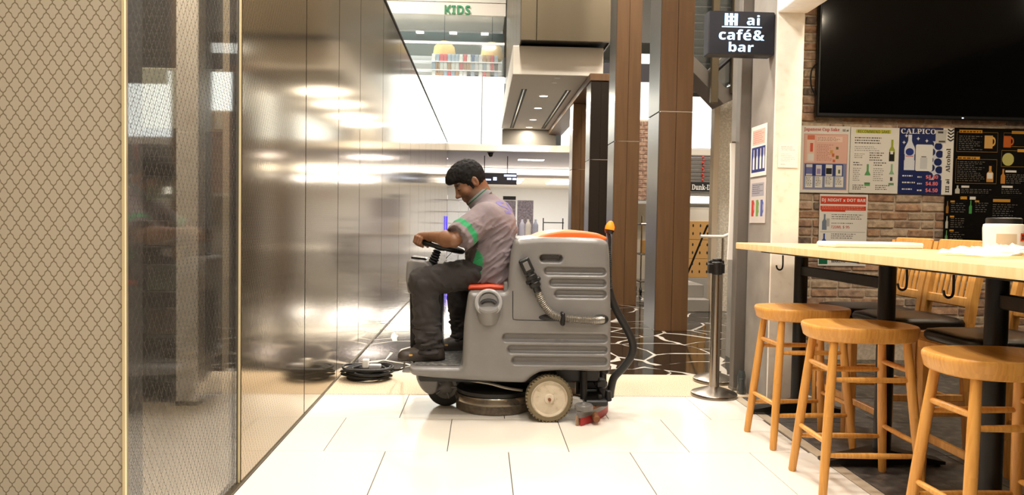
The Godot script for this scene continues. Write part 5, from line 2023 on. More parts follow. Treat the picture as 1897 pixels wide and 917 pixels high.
	# --- shoes
	shoe(t, at, Vector3(-0.246, 0.32, zc + 0.18), Vector3(-0.43, 0.32, zc + 0.205), an_l)
	shoe(t, at, Vector3(-0.062, 0.32, zc - 0.185), Vector3(-0.235, 0.32, zc - 0.15), an_r)


func arm_and_hand(skin: Dictionary, el: Vector3, wr: Vector3, s: float, zc: float, tone: Color) -> void:
	var f := Field.new(el.min(wr) - Vector3(0.16, 0.09, 0.12), el.max(wr) + Vector3(0.09, 0.09, 0.09), 0.0038)
	var along := (wr - el).normalized()
	f.capsule(el, el + (wr - el) * 0.35, 0.041, 0.045, 0.02)
	f.capsule(el + (wr - el) * 0.35, wr, 0.045, 0.027, 0.02)
	# the wheel rim that the hand closes on
	var sw := Transform3D(Basis(Vector3.BACK, deg_to_rad(-14.0)), Vector3(-0.247, 0.975, zc))
	var th := PI - 0.62 * s
	var g: Vector3 = sw * Vector3(cos(th) * 0.135, 0, sin(th) * 0.135)
	var out_dir := (sw.basis * Vector3(cos(th), 0, sin(th))).normalized()
	var tan_dir := (sw.basis * Vector3(-sin(th), 0, cos(th))).normalized()
	if tan_dir.x < 0.0:
		tan_dir = -tan_dir
	var up := sw.basis.y
	# palm over the rim
	for o in [-0.026, 0.0, 0.026]:
		f.capsule(wr.lerp(g + up * 0.03, 0.25) + tan_dir * o * 0.4, g + up * 0.033 + tan_dir * o + out_dir * 0.006, 0.022, 0.0165, 0.012)
	# four fingers: over the outside of the rim, down and back under it
	var reach := [0.92, 1.04, 1.0, 0.84]
	for k in 4:
		var b := g + tan_dir * (-0.033 + 0.0215 * k)
		var l: float = reach[k]
		var k0 := b + up * 0.033 + out_dir * 0.008
		var k1 := b + up * 0.020 + out_dir * (0.030 * l)
		var k2 := b - up * 0.012 + out_dir * (0.031 * l)
		var k3 := b - up * 0.026 + out_dir * (0.004 * l)
		f.capsule(k0, k1, 0.0112, 0.0102, 0.004)
		f.capsule(k1, k2, 0.0102, 0.0092, 0.002)
		f.capsule(k2, k3, 0.0092, 0.0080, 0.002)
	# thumb leaves the side of the palm and closes inside the rim
	var tb := wr.lerp(g + up * 0.03, 0.45) + tan_dir * 0.030
	var t1 := g + tan_dir * 0.052 - out_dir * 0.020 + up * 0.012
	var t2 := g + tan_dir * 0.040 - out_dir * 0.024 - up * 0.018
	f.capsule(tb, t1, 0.0135, 0.0115, 0.008)
	f.capsule(t1, t2, 0.0115, 0.0092, 0.003)
	f.nets(skin, func(_p: Vector3) -> Color: return tone)


func shoe(t: Node3D, at: Vector3, heel: Vector3, toe: Vector3, ankle: Vector3) -> void:
	var f := Field.new(heel.min(toe) - Vector3(0.09, 0.04, 0.09), heel.max(toe) + Vector3(0.09, 0.16, 0.09), 0.0045)
	var u := (toe - heel).normalized()
	f.capsule(heel + Vector3(0, 0.022, 0), toe + Vector3(0, 0.020, 0), 0.040, 0.044, 0.03)
	f.capsule(heel + Vector3(0, 0.04, 0) + u * 0.01, heel + u * 0.115 + Vector3(0, 0.040, 0), 0.040, 0.032, 0.03)
	f.capsule(heel + u * 0.012 + Vector3(0, 0.03, 0), heel + u * 0.012 + Vector3(-0.002, 0.085, 0), 0.041, 0.043, 0.025, [heel + Vector3(0, 0.085, 0), Vector3(0.2, 0.98, 0)])
	f.capsule(heel + u * 0.05 + Vector3(0, 0.058, 0), heel + u * 0.125 + Vector3(0, 0.036, 0), 0.036, 0.034, 0.025)
	f.below(heel + Vector3(0, 0.006, 0), Vector3(0, -1, 0))
	var out := fresh()
	f.nets(out)
	var o := part("shoe", netted(out), M.shoe_leather, t, -at)
	var side := u.cross(Vector3.UP)
	var poly := PackedVector2Array()
	var len := heel.distance_to(toe)
	for k in 28:
		var a := TAU * k / 28
		var c := cos(a)
		var w := 0.046 + 0.004 * c
		poly.append(Vector2(len * 0.5 + c * (len * 0.5 + 0.044), sin(a) * w * (1.0 + 0.12 * c)))
	var mb := MB.new()
	extrude(mb, poly, 0.0, 0.022, 0.004, 2, Transform3D(Basis(u, side, u.cross(side)), heel + Vector3(0, 0.0, 0)))
	var sole := built("sole", mb, M.shoe_sole, o)
	var lowest := 1e9
	for p in mb.v:
		lowest = minf(lowest, p.y)
	sole.position.y = 0.320 - lowest
	mb = MB.new()
	for k in 4:
		var c2: Vector3 = heel + u * (0.075 + k * 0.022) + Vector3(0, 0.100 - k * 0.011, 0)
		tube(mb, smooth_path([c2 - side * 0.026 - Vector3(0, 0.012, 0), c2, c2 + side * 0.026 - Vector3(0, 0.012, 0)], 4), 0.003, 6)
	built("laces", mb, M.shoe_sole, o)
	mb = MB.new()
	rbox(mb, heel + u * 0.150 + Vector3(0, 0.036, 0.0445), Vector3(0.020, 0.010, 0.003), 0.001, Basis(Vector3.UP, 0.1))
	built("yellow_tag", mb, M.ink_gold, o)


# ---------------------------------------------------------------- cafe
func build_cafe_shell() -> void:
	# white pillar with its grey side wall, and the header beam that runs towards the camera
	structure("wall_pillar", slab(Vector3(1.80, 0, -4.76), Vector3(1.972, 3.3, -4.55), 0.004), M.plaster_white, "white plastered pillar at the cafe corner")
	structure("wall_pillar_side", slab(Vector3(1.797, 0, -4.95), Vector3(1.90, 3.3, -4.562), 0.003), M.plaster_grey)
	structure("ceiling_beam", slab(Vector3(1.795, 2.44, -4.548), Vector3(1.985, 3.3, 2.6), 0.006), M.plaster_white)
	structure("wall_cafe_side", slab(Vector3(2.12, 0, -6.3), Vector3(2.2, 3.3, -5.35)), M.plaster_grey)
	structure("ceiling_cafe_rear", slab(Vector3(1.9, 3.30, -6.4), Vector3(6.2, 3.42, -5.75)), M.ceiling_white)
	var mp := thing("metal_post", "tall grey brown metal post at the cafe corner", "post", Vector3(1.725, 0, -5.04))
	built("post", slab(Vector3(0, 0, 0), Vector3(0.108, 3.3, 0.08), 0.004), M.column_grey, mp)
	built("base_plate", slab(Vector3(-0.004, 0.001, -0.004), Vector3(0.112, 0.02, 0.084), 0.002), M.column_grey, mp)
	# brick wall: each brick a piece of its own
	var bw := structure("wall_brick", slab(Vector3(2.16, 0, -6.36), Vector3(6.15, 3.30, -6.166)), M.mortar, "old brick wall of the cafe behind the posters")
	var shapes := []
	for k in 6:
		var mb := MB.new()
		var r := RandomNumberGenerator.new()
		r.seed = 100 + k
		rbox(mb, Vector3.ZERO, Vector3(0.222, 0.058, 0.030), 0.006)
		for i in mb.v.size():
			var p := mb.v[i]
			var h := Vector3(sin(p.x * 71.0 + k * 3.0 + p.y * 40.0), cos(p.x * 53.0 + k), sin(p.y * 91.0 + p.x * 33.0 + k * 2.0))
			mb.v[i] = p + h * Vector3(0.003, 0.003, 0.004)
		shapes.append(commit(mb, 30.0))
	var half_mb := MB.new()
	rbox(half_mb, Vector3.ZERO, Vector3(0.105, 0.058, 0.030), 0.006)
	var half := commit(half_mb, 30.0)
	var edge := MB.new()
	for r in 40:
		var y := 0.20 + r * 0.0735
		if y > 3.22:
			break
		var x := 2.20 + (0.117 if r % 2 else 0.0)
		while x < 5.95:
			var hidden: bool = (y > 2.10 and x > 2.95 and x < 4.45) or (y > 1.46 and y < 1.90 and x > 2.80 and x < 4.40) or (y > 1.04 and y < 1.38 and x > 4.05 and x < 4.40)
			var half_one := rng.randf() < 0.10
			var len := 0.117 if half_one else 0.234
			var z := -6.166 + rng.randf_range(-0.003, 0.003)
			var tone: int = [0, 0, 1, 2, 2, 3, 4, 4][rng.randi_range(0, 7)]
			if x < 2.45 or x > 4.62 or y > 3.0 or y < 0.30:
				rbox(edge, Vector3(x + len / 2, y, z), Vector3(len - 0.012, 0.058, 0.030), 0.006)
			elif not hidden:
				part("brick", half if half_one else shapes[rng.randi_range(0, 5)], M["clay_%d" % tone], bw, Vector3(x + len / 2, y, z))
			x += len
	built("edge_bricks", edge, M.clay_0, bw).set_meta("kind", "stuff")
	# lit hanging sign on the pillar
	var s := thing("cafe_sign", "black projecting sign with glowing white cafe and bar letters", "sign", Vector3(1.585, 2.315, -4.62))
	built("case", slab(Vector3(-0.207, -0.133, -0.05), Vector3(0.207, 0.133, 0.05), 0.006), mat("sign_black", Color(0.030, 0.050, 0.115), 0.4), s)
	built("bracket", slab(Vector3(0.207, -0.05, -0.02), Vector3(0.222, 0.05, 0.02)), M.black_steel, s)
	var z := 0.0525
	for k in 3:
		built("mark_bar", slab(Vector3(-0.108 + k * 0.030, 0.045, z - 0.004), Vector3(-0.087 + k * 0.030, 0.118, z)), M.letters_lit, s)
	for y in [0.066, 0.092]:
		built("mark_bar", slab(Vector3(-0.108, y, z - 0.004), Vector3(-0.027, y + 0.010, z)), M.letters_lit, s)
	write(s, "ai", Vector3(0.070, 0.080, z), 0.062, 0.080, M.letters_lit, true)
	built("underline", slab(Vector3(-0.125, 0.033, z - 0.004), Vector3(0.125, 0.039, z)), M.letters_lit, s)
	write(s, "café&", Vector3(0.0, -0.012, z), 0.066, 0.285, M.letters_lit, true)
	write(s, "bar", Vector3(-0.002, -0.086, z), 0.060, 0.155, M.letters_lit, true)
	lamp_area("sign_glow", Vector3(0, 0, 0.06), Vector3(0, 0, 1), Vector2(0.28, 0.18), 0.10, Color(0.75, 0.9, 1.0), s)
	# television
	var tv := thing("television", "large black wall television switched off above the posters", "television", Vector3(3.72, 2.60, -6.10))
	built("casing", slab(Vector3(-0.965, -0.56, -0.03), Vector3(0.965, 0.56, 0.02), 0.008), M.black_plastic, tv)
	built("screen", slab(Vector3(-0.945, -0.53, 0.0195), Vector3(0.945, 0.54, 0.0225), 0.001), M.screen_black, tv)
	built("wall_mount", slab(Vector3(-0.25, -0.2, -0.05), Vector3(0.25, 0.2, -0.03)), M.black_steel, tv)
	built("status_light", slab(Vector3(0.27, -0.552, 0.02), Vector3(0.285, -0.542, 0.0225)), M.screen_text, tv)
	var cb := MB.new()
	tube(cb, smooth_path([Vector3(-0.965, -0.12, -0.01), Vector3(-1.005, -0.18, -0.01), Vector3(-1.005, -0.30, -0.01), Vector3(-0.965, -0.38, -0.01)], 5), 0.006, 6)
	built("cable", cb, M.black_rubber, tv)


func build_tables() -> void:
	var labels := ["long pale wooden bar table nearest the white pillar", "long pale wooden bar table nearest the camera"]
	var ends := [[-4.42, -2.945], [-2.935, -1.35]]
	var poles := [[-4.38, -3.43], [-2.68, -1.60]]
	for i in 2:
		var z0: float = ends[i][0]
		var z1: float = ends[i][1]
		var x0 := 1.525 if i == 0 else 1.51
		var x1 := 2.24
		var t := thing("bar_table", labels[i], "table", Vector3(1.88, 0, (z0 + z1) / 2), "bar tables")
		var off := -t.position
		var mb := MB.new()
		var top_poly := fillet([Vector2(x0, z0), Vector2(x1, z0), Vector2(x1, z1), Vector2(x0, z1)], 0.03)
		extrude(mb, top_poly, -1.025, -0.988, 0.004, 2, Transform3D(Basis(Vector3(1, 0, 0), Vector3(0, 0, 1), Vector3(0, -1, 0)), Vector3.ZERO))
		built("table_top", mb, M.table_wood, t).position = off
		mb = MB.new()
		rbox(mb, Vector3((x0 + x1) / 2 + 0.03, 0.978, (z0 + z1) / 2), Vector3(x1 - x0 - 0.22, 0.018, z1 - z0 - 0.12), 0.002)
		built("support_frame", mb, M.black_steel, t).position = off
		for z in poles[i]:
			mb = MB.new()
			cyl(mb, Vector3(1.92, 0.02, z), Vector3(1.92, 0.975, z), 0.039, 0.039, 24)
			built("pole", mb, M.black_steel, t).position = off
			mb = MB.new()
			for d in [-1.0, 1.0]:
				var ring0 := PackedVector3Array([Vector3(1.92, 0.012, z - 0.05), Vector3(1.92, 0.012, z + 0.05), Vector3(1.92, 0.085, z + 0.05), Vector3(1.92, 0.085, z - 0.05)])
				var xe: float = 1.92 + d * 0.29
				var ring1 := PackedVector3Array([Vector3(xe, 0.012, z - 0.04), Vector3(xe, 0.012, z + 0.04), Vector3(xe, 0.026, z + 0.04), Vector3(xe, 0.026, z - 0.04)])
				skin_rings(mb, [ring0, ring1])
				cyl(mb, Vector3(1.92 + d * 0.275, 0.0, z), Vector3(1.92 + d * 0.275, 0.013, z), 0.014, 0.014, 10)
			built("foot", mb, M.black_steel, t).position = off
		mb = MB.new()
		rbox(mb, Vector3(1.92, 0.865, (poles[i][0] + poles[i][1]) / 2), Vector3(0.035, 0.055, absf(poles[i][1] - poles[i][0])), 0.004)
		built("cross_bar", mb, M.black_steel, t).position = off
		for z in ([-4.34, -3.05] if i == 0 else [-2.74, -2.2]):
			mb = MB.new()
			tube(mb, smooth_path([Vector3(1.79, 0.955, z), Vector3(1.79, 0.885, z), Vector3(1.775, 0.868, z), Vector3(1.758, 0.875, z), Vector3(1.752, 0.895, z)], 4), 0.005, 8)
			built("bag_hook", mb, M.black_steel, t).position = off


func build_stools_and_chairs() -> void:
	var first := make_stool()
	var at := [[Vector3(1.685, 0, -3.82), 0.04, "wooden bar stool nearest the white pillar"], [Vector3(1.655, 0, -3.17), -0.03, "wooden bar stool between two others along the bar table"], [Vector3(1.765, 0, -2.44), 0.02, "wooden bar stool nearest the camera, cut by the frame"]]
	for i in 3:
		var o: Node3D = first
		if i > 0:
			o = first.duplicate()
			o.name = "bar_stool_%03d" % i
			add_child(o)
		o.position = at[i][0]
		o.rotation.y = at[i][1]
		tag(o, at[i][2], "stool", "wooden bar stools")
	var c := make_chair()
	var ca := [[Vector3(2.18, 0, -4.115), 0.0, "slat-back wooden bar chair nearest the brick wall"], [Vector3(2.18, 0, -3.705), 0.0, "middle slat-back wooden bar chair with a black cushion"], [Vector3(2.18, 0, -3.06), 0.0, "slat-back wooden bar chair nearest the camera, back cut by the frame"]]
	for i in 3:
		var o: Node3D = c
		if i > 0:
			o = c.duplicate()
			o.name = "bar_chair_%03d" % i
			add_child(o)
		o.position = ca[i][0]
		o.rotation.y = ca[i][1]
		tag(o, ca[i][2], "chair", "slat-back bar chairs")


func make_stool() -> Node3D:
	var t := thing("bar_stool", "", "stool")
	# dished seat: wider along x, one side cut straighter
	var mb := MB.new()
	var n := 48
	var rings := []
	var prof := [[0.78, 0.642], [0.90, 0.644], [0.945, 0.652], [0.985, 0.690], [0.985, 0.700], [0.965, 0.7075], [0.92, 0.7085], [0.80, 0.7035], [0.55, 0.697], [0.25, 0.694]]
	for q in prof:
		var rg := PackedVector3Array()
		for k in n:
			var a := TAU * k / n
			var c := cos(a)
			var s := sin(a)
			var e := 2.0 / 2.7
			var x: float = 0.238 * signf(c) * pow(absf(c), e) * q[0]
			var z: float = 0.180 * signf(s) * pow(absf(s), e) * q[0]
			rg.append(Vector3(x, q[1], z))
		rings.append(rg)
	skin_rings(mb, rings)
	built("seat", mb, M.stool_wood, t, 50.0)
	var tops := []
	var feet := []
	for q in [[-1, 1], [1, 1], [1, -1], [-1, -1]]:
		tops.append(Vector3(q[0] * 0.155, 0.655, q[1] * 0.105))
		feet.append(Vector3(q[0] * 0.21, 0.0, q[1] * 0.165))
	for k in 4:
		mb = MB.new()
		var rs := []
		var d: Vector3 = feet[k] - tops[k]
		var fr := frame_of(d)
		for q in [[0.0, 0.0165], [0.25, 0.0195], [0.6, 0.0205], [0.93, 0.0180], [0.99, 0.0175], [1.0, 0.0150]]:
			rs.append(ring(tops[k] + d * q[0], fr.x, fr.z, q[1], 14))
		skin_rings(mb, rs)
		built("leg", mb, M.stool_wood, t)
	var rungs := [[0, 1, 0.74], [1, 2, 0.66], [2, 3, 0.74], [3, 0, 0.66], [0, 1, 0.26], [2, 3, 0.26], [1, 2, 0.20], [3, 0, 0.20]]
	for r in rungs:
		mb = MB.new()
		var a: Vector3 = tops[r[0]].lerp(feet[r[0]], r[2])
		var b: Vector3 = tops[r[1]].lerp(feet[r[1]], r[2])
		var rs2 := []
		var fr2 := frame_of(b - a)
		for q in [[0.0, 0.008], [0.12, 0.011], [0.5, 0.0125], [0.88, 0.011], [1.0, 0.008]]:
			rs2.append(ring(a.lerp(b, q[0]), fr2.x, fr2.z, q[1], 10))
		skin_rings(mb, rs2)
		built("rung", mb, M.stool_wood, t)
	return t


func make_chair() -> Node3D:
	# faces -x (the table); back towards +x
	var t := thing("bar_chair", "", "chair")
	var mb := MB.new()
	rbox(mb, Vector3(0, 0.615, 0), Vector3(0.42, 0.045, 0.40), 0.008)
	built("seat_frame", mb, M.chair_wood, t)
	mb = MB.new()
	var rg := []
	for q in [[0.96, 0.638], [1.0, 0.650], [1.0, 0.668], [0.96, 0.682], [0.80, 0.690], [0.4, 0.694]]:
		var p := PackedVector3Array()
		for k in 40:
			var a := TAU * k / 40
			var e := 2.0 / 6.0
			p.append(Vector3(0.212 * signf(cos(a)) * pow(absf(cos(a)), e) * q[0], q[1], 0.202 * signf(sin(a)) * pow(absf(sin(a)), e) * q[0]))
		rg.append(p)
	skin_rings(mb, rg)
	built("cushion", mb, M.black_leather, t, 50.0)
	for z in [-0.18, 0.18]:
		mb = MB.new()
		rbox(mb, Vector3(-0.185, 0.30, z), Vector3(0.040, 0.60, 0.036), 0.005)
		built("leg", mb, M.chair_wood, t)
		mb = MB.new()
		var rs := []
		for q in [[0.235, 0.0], [0.20, 0.40], [0.205, 0.64], [0.225, 0.80], [0.275, 1.06]]:
			rs.append(PackedVector3Array([Vector3(q[0] - 0.02, q[1], z - 0.017), Vector3(q[0] + 0.02, q[1], z - 0.017), Vector3(q[0] + 0.02, q[1], z + 0.017), Vector3(q[0] - 0.02, q[1], z + 0.017)]))
		skin_rings(mb, rs)
		built("back_post", mb, M.chair_wood, t)
	mb = MB.new()
	rbox(mb, Vector3(0.268, 1.035, 0), Vector3(0.028, 0.075, 0.33), 0.006, Basis(Vector3.BACK, -0.19))
	built("top_rail", mb, M.chair_wood, t)
	mb = MB.new()
	rbox(mb, Vector3(0.220, 0.765, 0), Vector3(0.028, 0.05, 0.33), 0.005, Basis(Vector3.BACK, -0.15))
	built("lower_rail", mb, M.chair_wood, t)
	for k in 7:
		mb = MB.new()
		rbox(mb, Vector3(0.243, 0.895, -0.132 + k * 0.044), Vector3(0.014, 0.235, 0.024), 0.004, Basis(Vector3.BACK, -0.19))
		built("slat", mb, M.chair_wood, t)
	for q in [[-0.185, 0.20, 0, 0.33, 1], [0.215, 0.26, 0, 0.33, 1]]:
		mb = MB.new()
		rbox(mb, Vector3(q[0], q[1], 0), Vector3(0.022, 0.034, q[3]), 0.004)
		built("stretcher", mb, M.chair_wood, t)
	for z in [-0.18, 0.18]:
		mb = MB.new()
		rbox(mb, Vector3(0.015, 0.30, z), Vector3(0.39, 0.034, 0.022), 0.004)
		built("stretcher", mb, M.chair_wood, t)
	return t


# ---------------------------------------------------------------- posters
# rects: [x, y, w, h, colour] in shares of the sheet, y down; lines: [x, y, w, n, pitch, colour] rows of small print
func sheet_image(w: int, h: int, ground: Color, rects: Array, lines: Array, sd: int) -> ImageTexture:
	var im := Image.create(w, h, false, Image.FORMAT_RGB8)
	im.fill(ground)
	var r := RandomNumberGenerator.new()
	r.seed = sd
	for q in rects:
		if q.size() > 5:          # round or bottle-like spot
			for y in range(int(q[1] * h), int((q[1] + q[3]) * h)):
				for x in range(int(q[0] * w), int((q[0] + q[2]) * w)):
					var u: float = (float(x) / w - q[0]) / q[2] * 2.0 - 1.0
					var v: float = (float(y) / h - q[1]) / q[3]
					var inside := false
					if q[5] == "disc":
						inside = u * u + (v * 2.0 - 1.0) * (v * 2.0 - 1.0) < 1.0
					elif q[5] == "bottle":
						inside = absf(u) < (0.36 if v < 0.28 else lerpf(0.36, 1.0, smoothstep(0.28, 0.50, v)))
					elif q[5] == "round":
						inside = Vector2(maxf(absf(u) - 0.8, 0.0), maxf(absf(v * 2.0 - 1.0) - 0.85, 0.0) * 1.35).length() < 0.2
					elif q[5] == "squat":
						inside = absf(u) < (0.34 if v < 0.14 else lerpf(0.34, 0.98, smoothstep(0.14, 0.42, v))) - (0.10 if v > 0.55 and v < 0.72 else 0.0)
					elif q[5] == "star":
						inside = pow(absf(u), 0.6) + pow(absf(v * 2.0 - 1.0), 0.6) < 1.0
					elif q[5] == "mug":
						inside = (u < 0.45 and v > 0.08) or (absf(Vector2(u - 0.45, (v - 0.5) * 1.6).length() - 0.42) < 0.12)
					if inside and x >= 0 and y >= 0 and x < w and y < h:
						im.set_pixel(x, y, q[4])
		else:
			im.fill_rect(Rect2i(int(q[0] * w), int(q[1] * h), maxi(1, int(q[2] * w)), maxi(1, int(q[3] * h))), q[4])
	for q in lines:
		for k in int(q[3]):
			var x: float = q[0]
			var stop: float = q[0] + q[2] * r.randf_range(0.6, 1.0)
			while x < stop:
				var l := r.randf_range(0.012, 0.05)
				im.fill_rect(Rect2i(int(x * w), int((q[1] + k * q[4]) * h), maxi(1, int(minf(l, stop - x) * w)), maxi(1, int(q[4] * 0.42 * h))), q[5])
				x += l + 0.012
	return ImageTexture.create_from_image(im)


func poster(called: String, label: String, x0: float, x1: float, y0: float, y1: float, z: float, tex: Texture2D, rough := 0.45, category := "poster") -> Node3D:
	var t := thing(called, label, category, Vector3((x0 + x1) / 2, (y0 + y1) / 2, z))
	var w := x1 - x0
	var h := y1 - y0
	var m := mat(called + str(M.size()), Color(1, 1, 1), rough)
	m.albedo_texture = tex
	var mb := MB.new()
	mb.quad_uv(Vector3(-w / 2, -h / 2, 0), Vector3(w / 2, -h / 2, 0), Vector3(w / 2, h / 2, 0), Vector3(-w / 2, h / 2, 0), Vector2(0, 1), Vector2(1, 1), Vector2(1, 0), Vector2(0, 0))
	for e in [[Vector3(-w / 2, -h / 2, 0), Vector3(w / 2, -h / 2, 0)], [Vector3(w / 2, -h / 2, 0), Vector3(w / 2, h / 2, 0)], [Vector3(w / 2, h / 2, 0), Vector3(-w / 2, h / 2, 0)], [Vector3(-w / 2, h / 2, 0), Vector3(-w / 2, -h / 2, 0)]]:
		mb.quad_out(e[0], e[1], e[1] - Vector3(0, 0, 0.004), e[0] - Vector3(0, 0, 0.004), Vector3(0, 0, -0.002))
	built("sheet", mb, m, t)
	return t


func build_posters() -> void:
	var z := -6.138
	var white := Color(0.91, 0.895, 0.87)
	var pink := Color(0.90, 0.72, 0.66)
	var blue := Color(0.15, 0.21, 0.47)
	var ink := Color(0.30, 0.28, 0.27)
	# cup sake
	var t := poster("cup_sake_poster", "pink and blue cup sake poster at the top left of the row", 2.657, 3.074, 1.412, 1.970, z, sheet_image(360, 480, white, [
		[0.06, 0.12, 0.90, 0.84, Color(0.84, 0.62, 0.56)], [0.075, 0.13, 0.87, 0.43, pink], [0.12, 0.14, 0.16, 0.40, Color(0.92, 0.80, 0.74)], [0.13, 0.14, 0.15, 0.07, Color(0.84, 0.46, 0.34)], [0.19, 0.26, 0.06, 0.13, Color(0.86, 0.36, 0.26)], [0.15, 0.42, 0.12, 0.10, white],
		[0.33, 0.16, 0.52, 0.08, Color(0.93, 0.82, 0.76)], [0.60, 0.36, 0.06, 0.05, Color(0.83, 0.62, 0.30)], [0.64, 0.41, 0.05, 0.05, Color(0.78, 0.42, 0.22)], [0.72, 0.44, 0.06, 0.05, Color(0.52, 0.46, 0.20)], [0.66, 0.50, 0.05, 0.04, Color(0.80, 0.40, 0.25)], [0.72, 0.31, 0.05, 0.04, Color(0.45, 0.42, 0.25)],
		[0.075, 0.56, 0.87, 0.39, Color(0.50, 0.54, 0.68)], [0.10, 0.57, 0.78, 0.18, blue], [0.12, 0.575, 0.13, 0.17, Color(0.84, 0.83, 0.84)], [0.12, 0.62, 0.13, 0.10, Color(0.42, 0.44, 0.66)], [0.32, 0.585, 0.12, 0.16, Color(0.86, 0.84, 0.86)], [0.34, 0.64, 0.08, 0.08, Color(0.60, 0.55, 0.76)], [0.52, 0.575, 0.14, 0.17, white], [0.53, 0.63, 0.12, 0.09, Color(0.10, 0.10, 0.11)], [0.73, 0.585, 0.13, 0.16, white], [0.78, 0.65, 0.04, 0.06, Color(0.35, 0.40, 0.28)],
		[0.11, 0.755, 0.15, 0.17, white], [0.31, 0.755, 0.15, 0.17, white], [0.51, 0.755, 0.17, 0.16, white], [0.72, 0.755, 0.17, 0.16, white]],
		[[0.34, 0.17, 0.5, 3, 0.022, Color(0.65, 0.40, 0.34)], [0.33, 0.28, 0.34, 11, 0.023, Color(0.74, 0.50, 0.44)], [0.12, 0.77, 0.13, 6, 0.023, ink], [0.32, 0.77, 0.13, 6, 0.023, ink], [0.52, 0.77, 0.14, 5, 0.023, ink], [0.73, 0.77, 0.14, 5, 0.023, ink]], 1))
	write(t, "Japanese Cup Sake", Vector3(-0.035, 0.247, 0.001), 0.036, 0.30, M.ink_red, true, "Droid Serif")
	write(t, "III ai", Vector3(0.168, 0.246, 0.001), 0.018, 0.05, M.ink_black, true)
	# premium sake list
	var green := Color(0.36, 0.62, 0.38)
	t = poster("sake_list_poster", "white sake list poster with yellow title and green bottles", 3.079, 3.495, 1.416, 1.966, z, sheet_image(360, 480, white, [
		[0.11, 0.035, 0.72, 0.055, Color(0.80, 0.80, 0.30)], [0.80, 0.18, 0.12, 0.33, Color(0.62, 0.66, 0.22), "bottle"], [0.805, 0.37, 0.11, 0.14, Color(0.12, 0.12, 0.11)], [0.83, 0.35, 0.06, 0.05, white],
		[0.31, 0.56, 0.12, 0.33, green, "bottle"], [0.305, 0.73, 0.13, 0.11, white], [0.31, 0.845, 0.12, 0.012, ink], [0.81, 0.55, 0.11, 0.33, Color(0.55, 0.72, 0.56), "bottle"], [0.805, 0.71, 0.12, 0.13, white], [0.84, 0.75, 0.05, 0.06, ink], [0.81, 0.85, 0.11, 0.012, ink]],
		[[0.09, 0.15, 0.62, 3, 0.040, ink], [0.09, 0.29, 0.66, 3, 0.028, Color(0.58, 0.56, 0.54)], [0.09, 0.40, 0.26, 3, 0.028, Color(0.50, 0.48, 0.46)], [0.40, 0.38, 0.34, 4, 0.036, ink], [0.07, 0.53, 0.20, 2, 0.036, ink], [0.07, 0.62, 0.18, 7, 0.030, Color(0.58, 0.56, 0.54)], [0.49, 0.53, 0.28, 2, 0.036, ink], [0.49, 0.62, 0.24, 7, 0.030, Color(0.58, 0.56, 0.54)], [0.07, 0.875, 0.28, 3, 0.030, ink], [0.54, 0.875, 0.30, 3, 0.030, ink]], 2))
	write(t, "RECOMMEND SAKE", Vector3(-0.012, 0.241, 0.001), 0.026, 0.27, M.ink_olive, true)
	# blue bottle drink
	var deep := Color(0.10, 0.15, 0.36)
	var rects := [[0.0, 0.0, 0.80, 1.0, deep], [0.56, 0.20, 0.24, 0.58, Color(0.82, 0.83, 0.86)]]
	for k in 14:
		var i := k % 2
		var j := k / 2
		rects.append([0.52 + i * 0.155 - 0.03 * (j % 2), 0.07 + j * 0.118 + 0.03 * i, 0.145, 0.112, deep, "disc"])
	for p in [[0.30, 0.13], [0.04, 0.19], [0.46, 0.16], [0.08, 0.09]]:
		rects.append([p[0], p[1], 0.08, 0.07, Color(0.86, 0.86, 0.88), "star"])
	rects.append_array([[0.80, 0.0, 0.20, 1.0, white], [0.0, 0.68, 0.56, 0.32, deep], [0.09, 0.11, 0.20, 0.53, Color(0.86, 0.87, 0.90), "squat"], [0.115, 0.31, 0.15, 0.11, Color(0.16, 0.22, 0.52), "disc"], [0.12, 0.425, 0.14, 0.012, Color(0.75, 0.2, 0.2)], [0.30, 0.25, 0.32, 0.40, Color(0.90, 0.90, 0.89), "round"], [0.39, 0.45, 0.13, 0.17, Color(0.80, 0.81, 0.82)], [0.41, 0.43, 0.09, 0.014, ink]])
	rects.append_array([[0.66, 0.03, 0.20, 0.20, Color(0.78, 0.77, 0.75)], [0.70, 0.05, 0.10, 0.03, ink], [0.72, 0.19, 0.12, 0.025, ink]])
	t = poster("blue_drink_poster", "blue drink poster with a white bottle and red prices", 3.500, 3.967, 1.414, 1.974, z, sheet_image(400, 480, deep, rects, [[0.07, 0.715, 0.24, 1, 0.05, white], [0.07, 0.815, 0.24, 1, 0.05, white], [0.07, 0.915, 0.24, 1, 0.05, white], [0.35, 0.73, 0.10, 1, 0.05, white], [0.35, 0.83, 0.10, 1, 0.05, white], [0.35, 0.93, 0.10, 1, 0.05, white]], 3))
	write(t, "CALPICO", Vector3(-0.075, 0.248, 0.001), 0.042, 0.30, M.ink_white, true, "Droid Serif")
	for k in 3:
		write(t, ["$8.80", "$4.80", "$4.50"][k], Vector3(0.055, -0.133 - k * 0.056, 0.001), 0.036, 0.105, M.ink_pink, true)
	write(t, "Alcohol", Vector3(0.190, 0.01, 0.001), 0.036, 0.20, M.ink_black, true, "Droid Serif", Vector3(0, 0, PI / 2))
	write(t, "III ai", Vector3(0.190, -0.205, 0.001), 0.034, 0.11, M.ink_black, true, "Droid Sans", Vector3(0, 0, PI / 2))
	for k in 4:
		var mb := MB.new()
		for sgn in [-1, 1]:
			rbox(mb, Vector3(0.205 + sgn * 0.013, 0.263 - k * 0.027, 0.001), Vector3(0.032, 0.010, 0.001), 0.0, Basis(Vector3.BACK, 0.6 * sgn))
		built("chevron", mb, M.ink_black, t)
	# black menus
	var black := Color(0.075, 0.070, 0.065)
	var gold := Color(0.80, 0.58, 0.22)
	var grey := Color(0.42, 0.40, 0.37)
	var frames := []
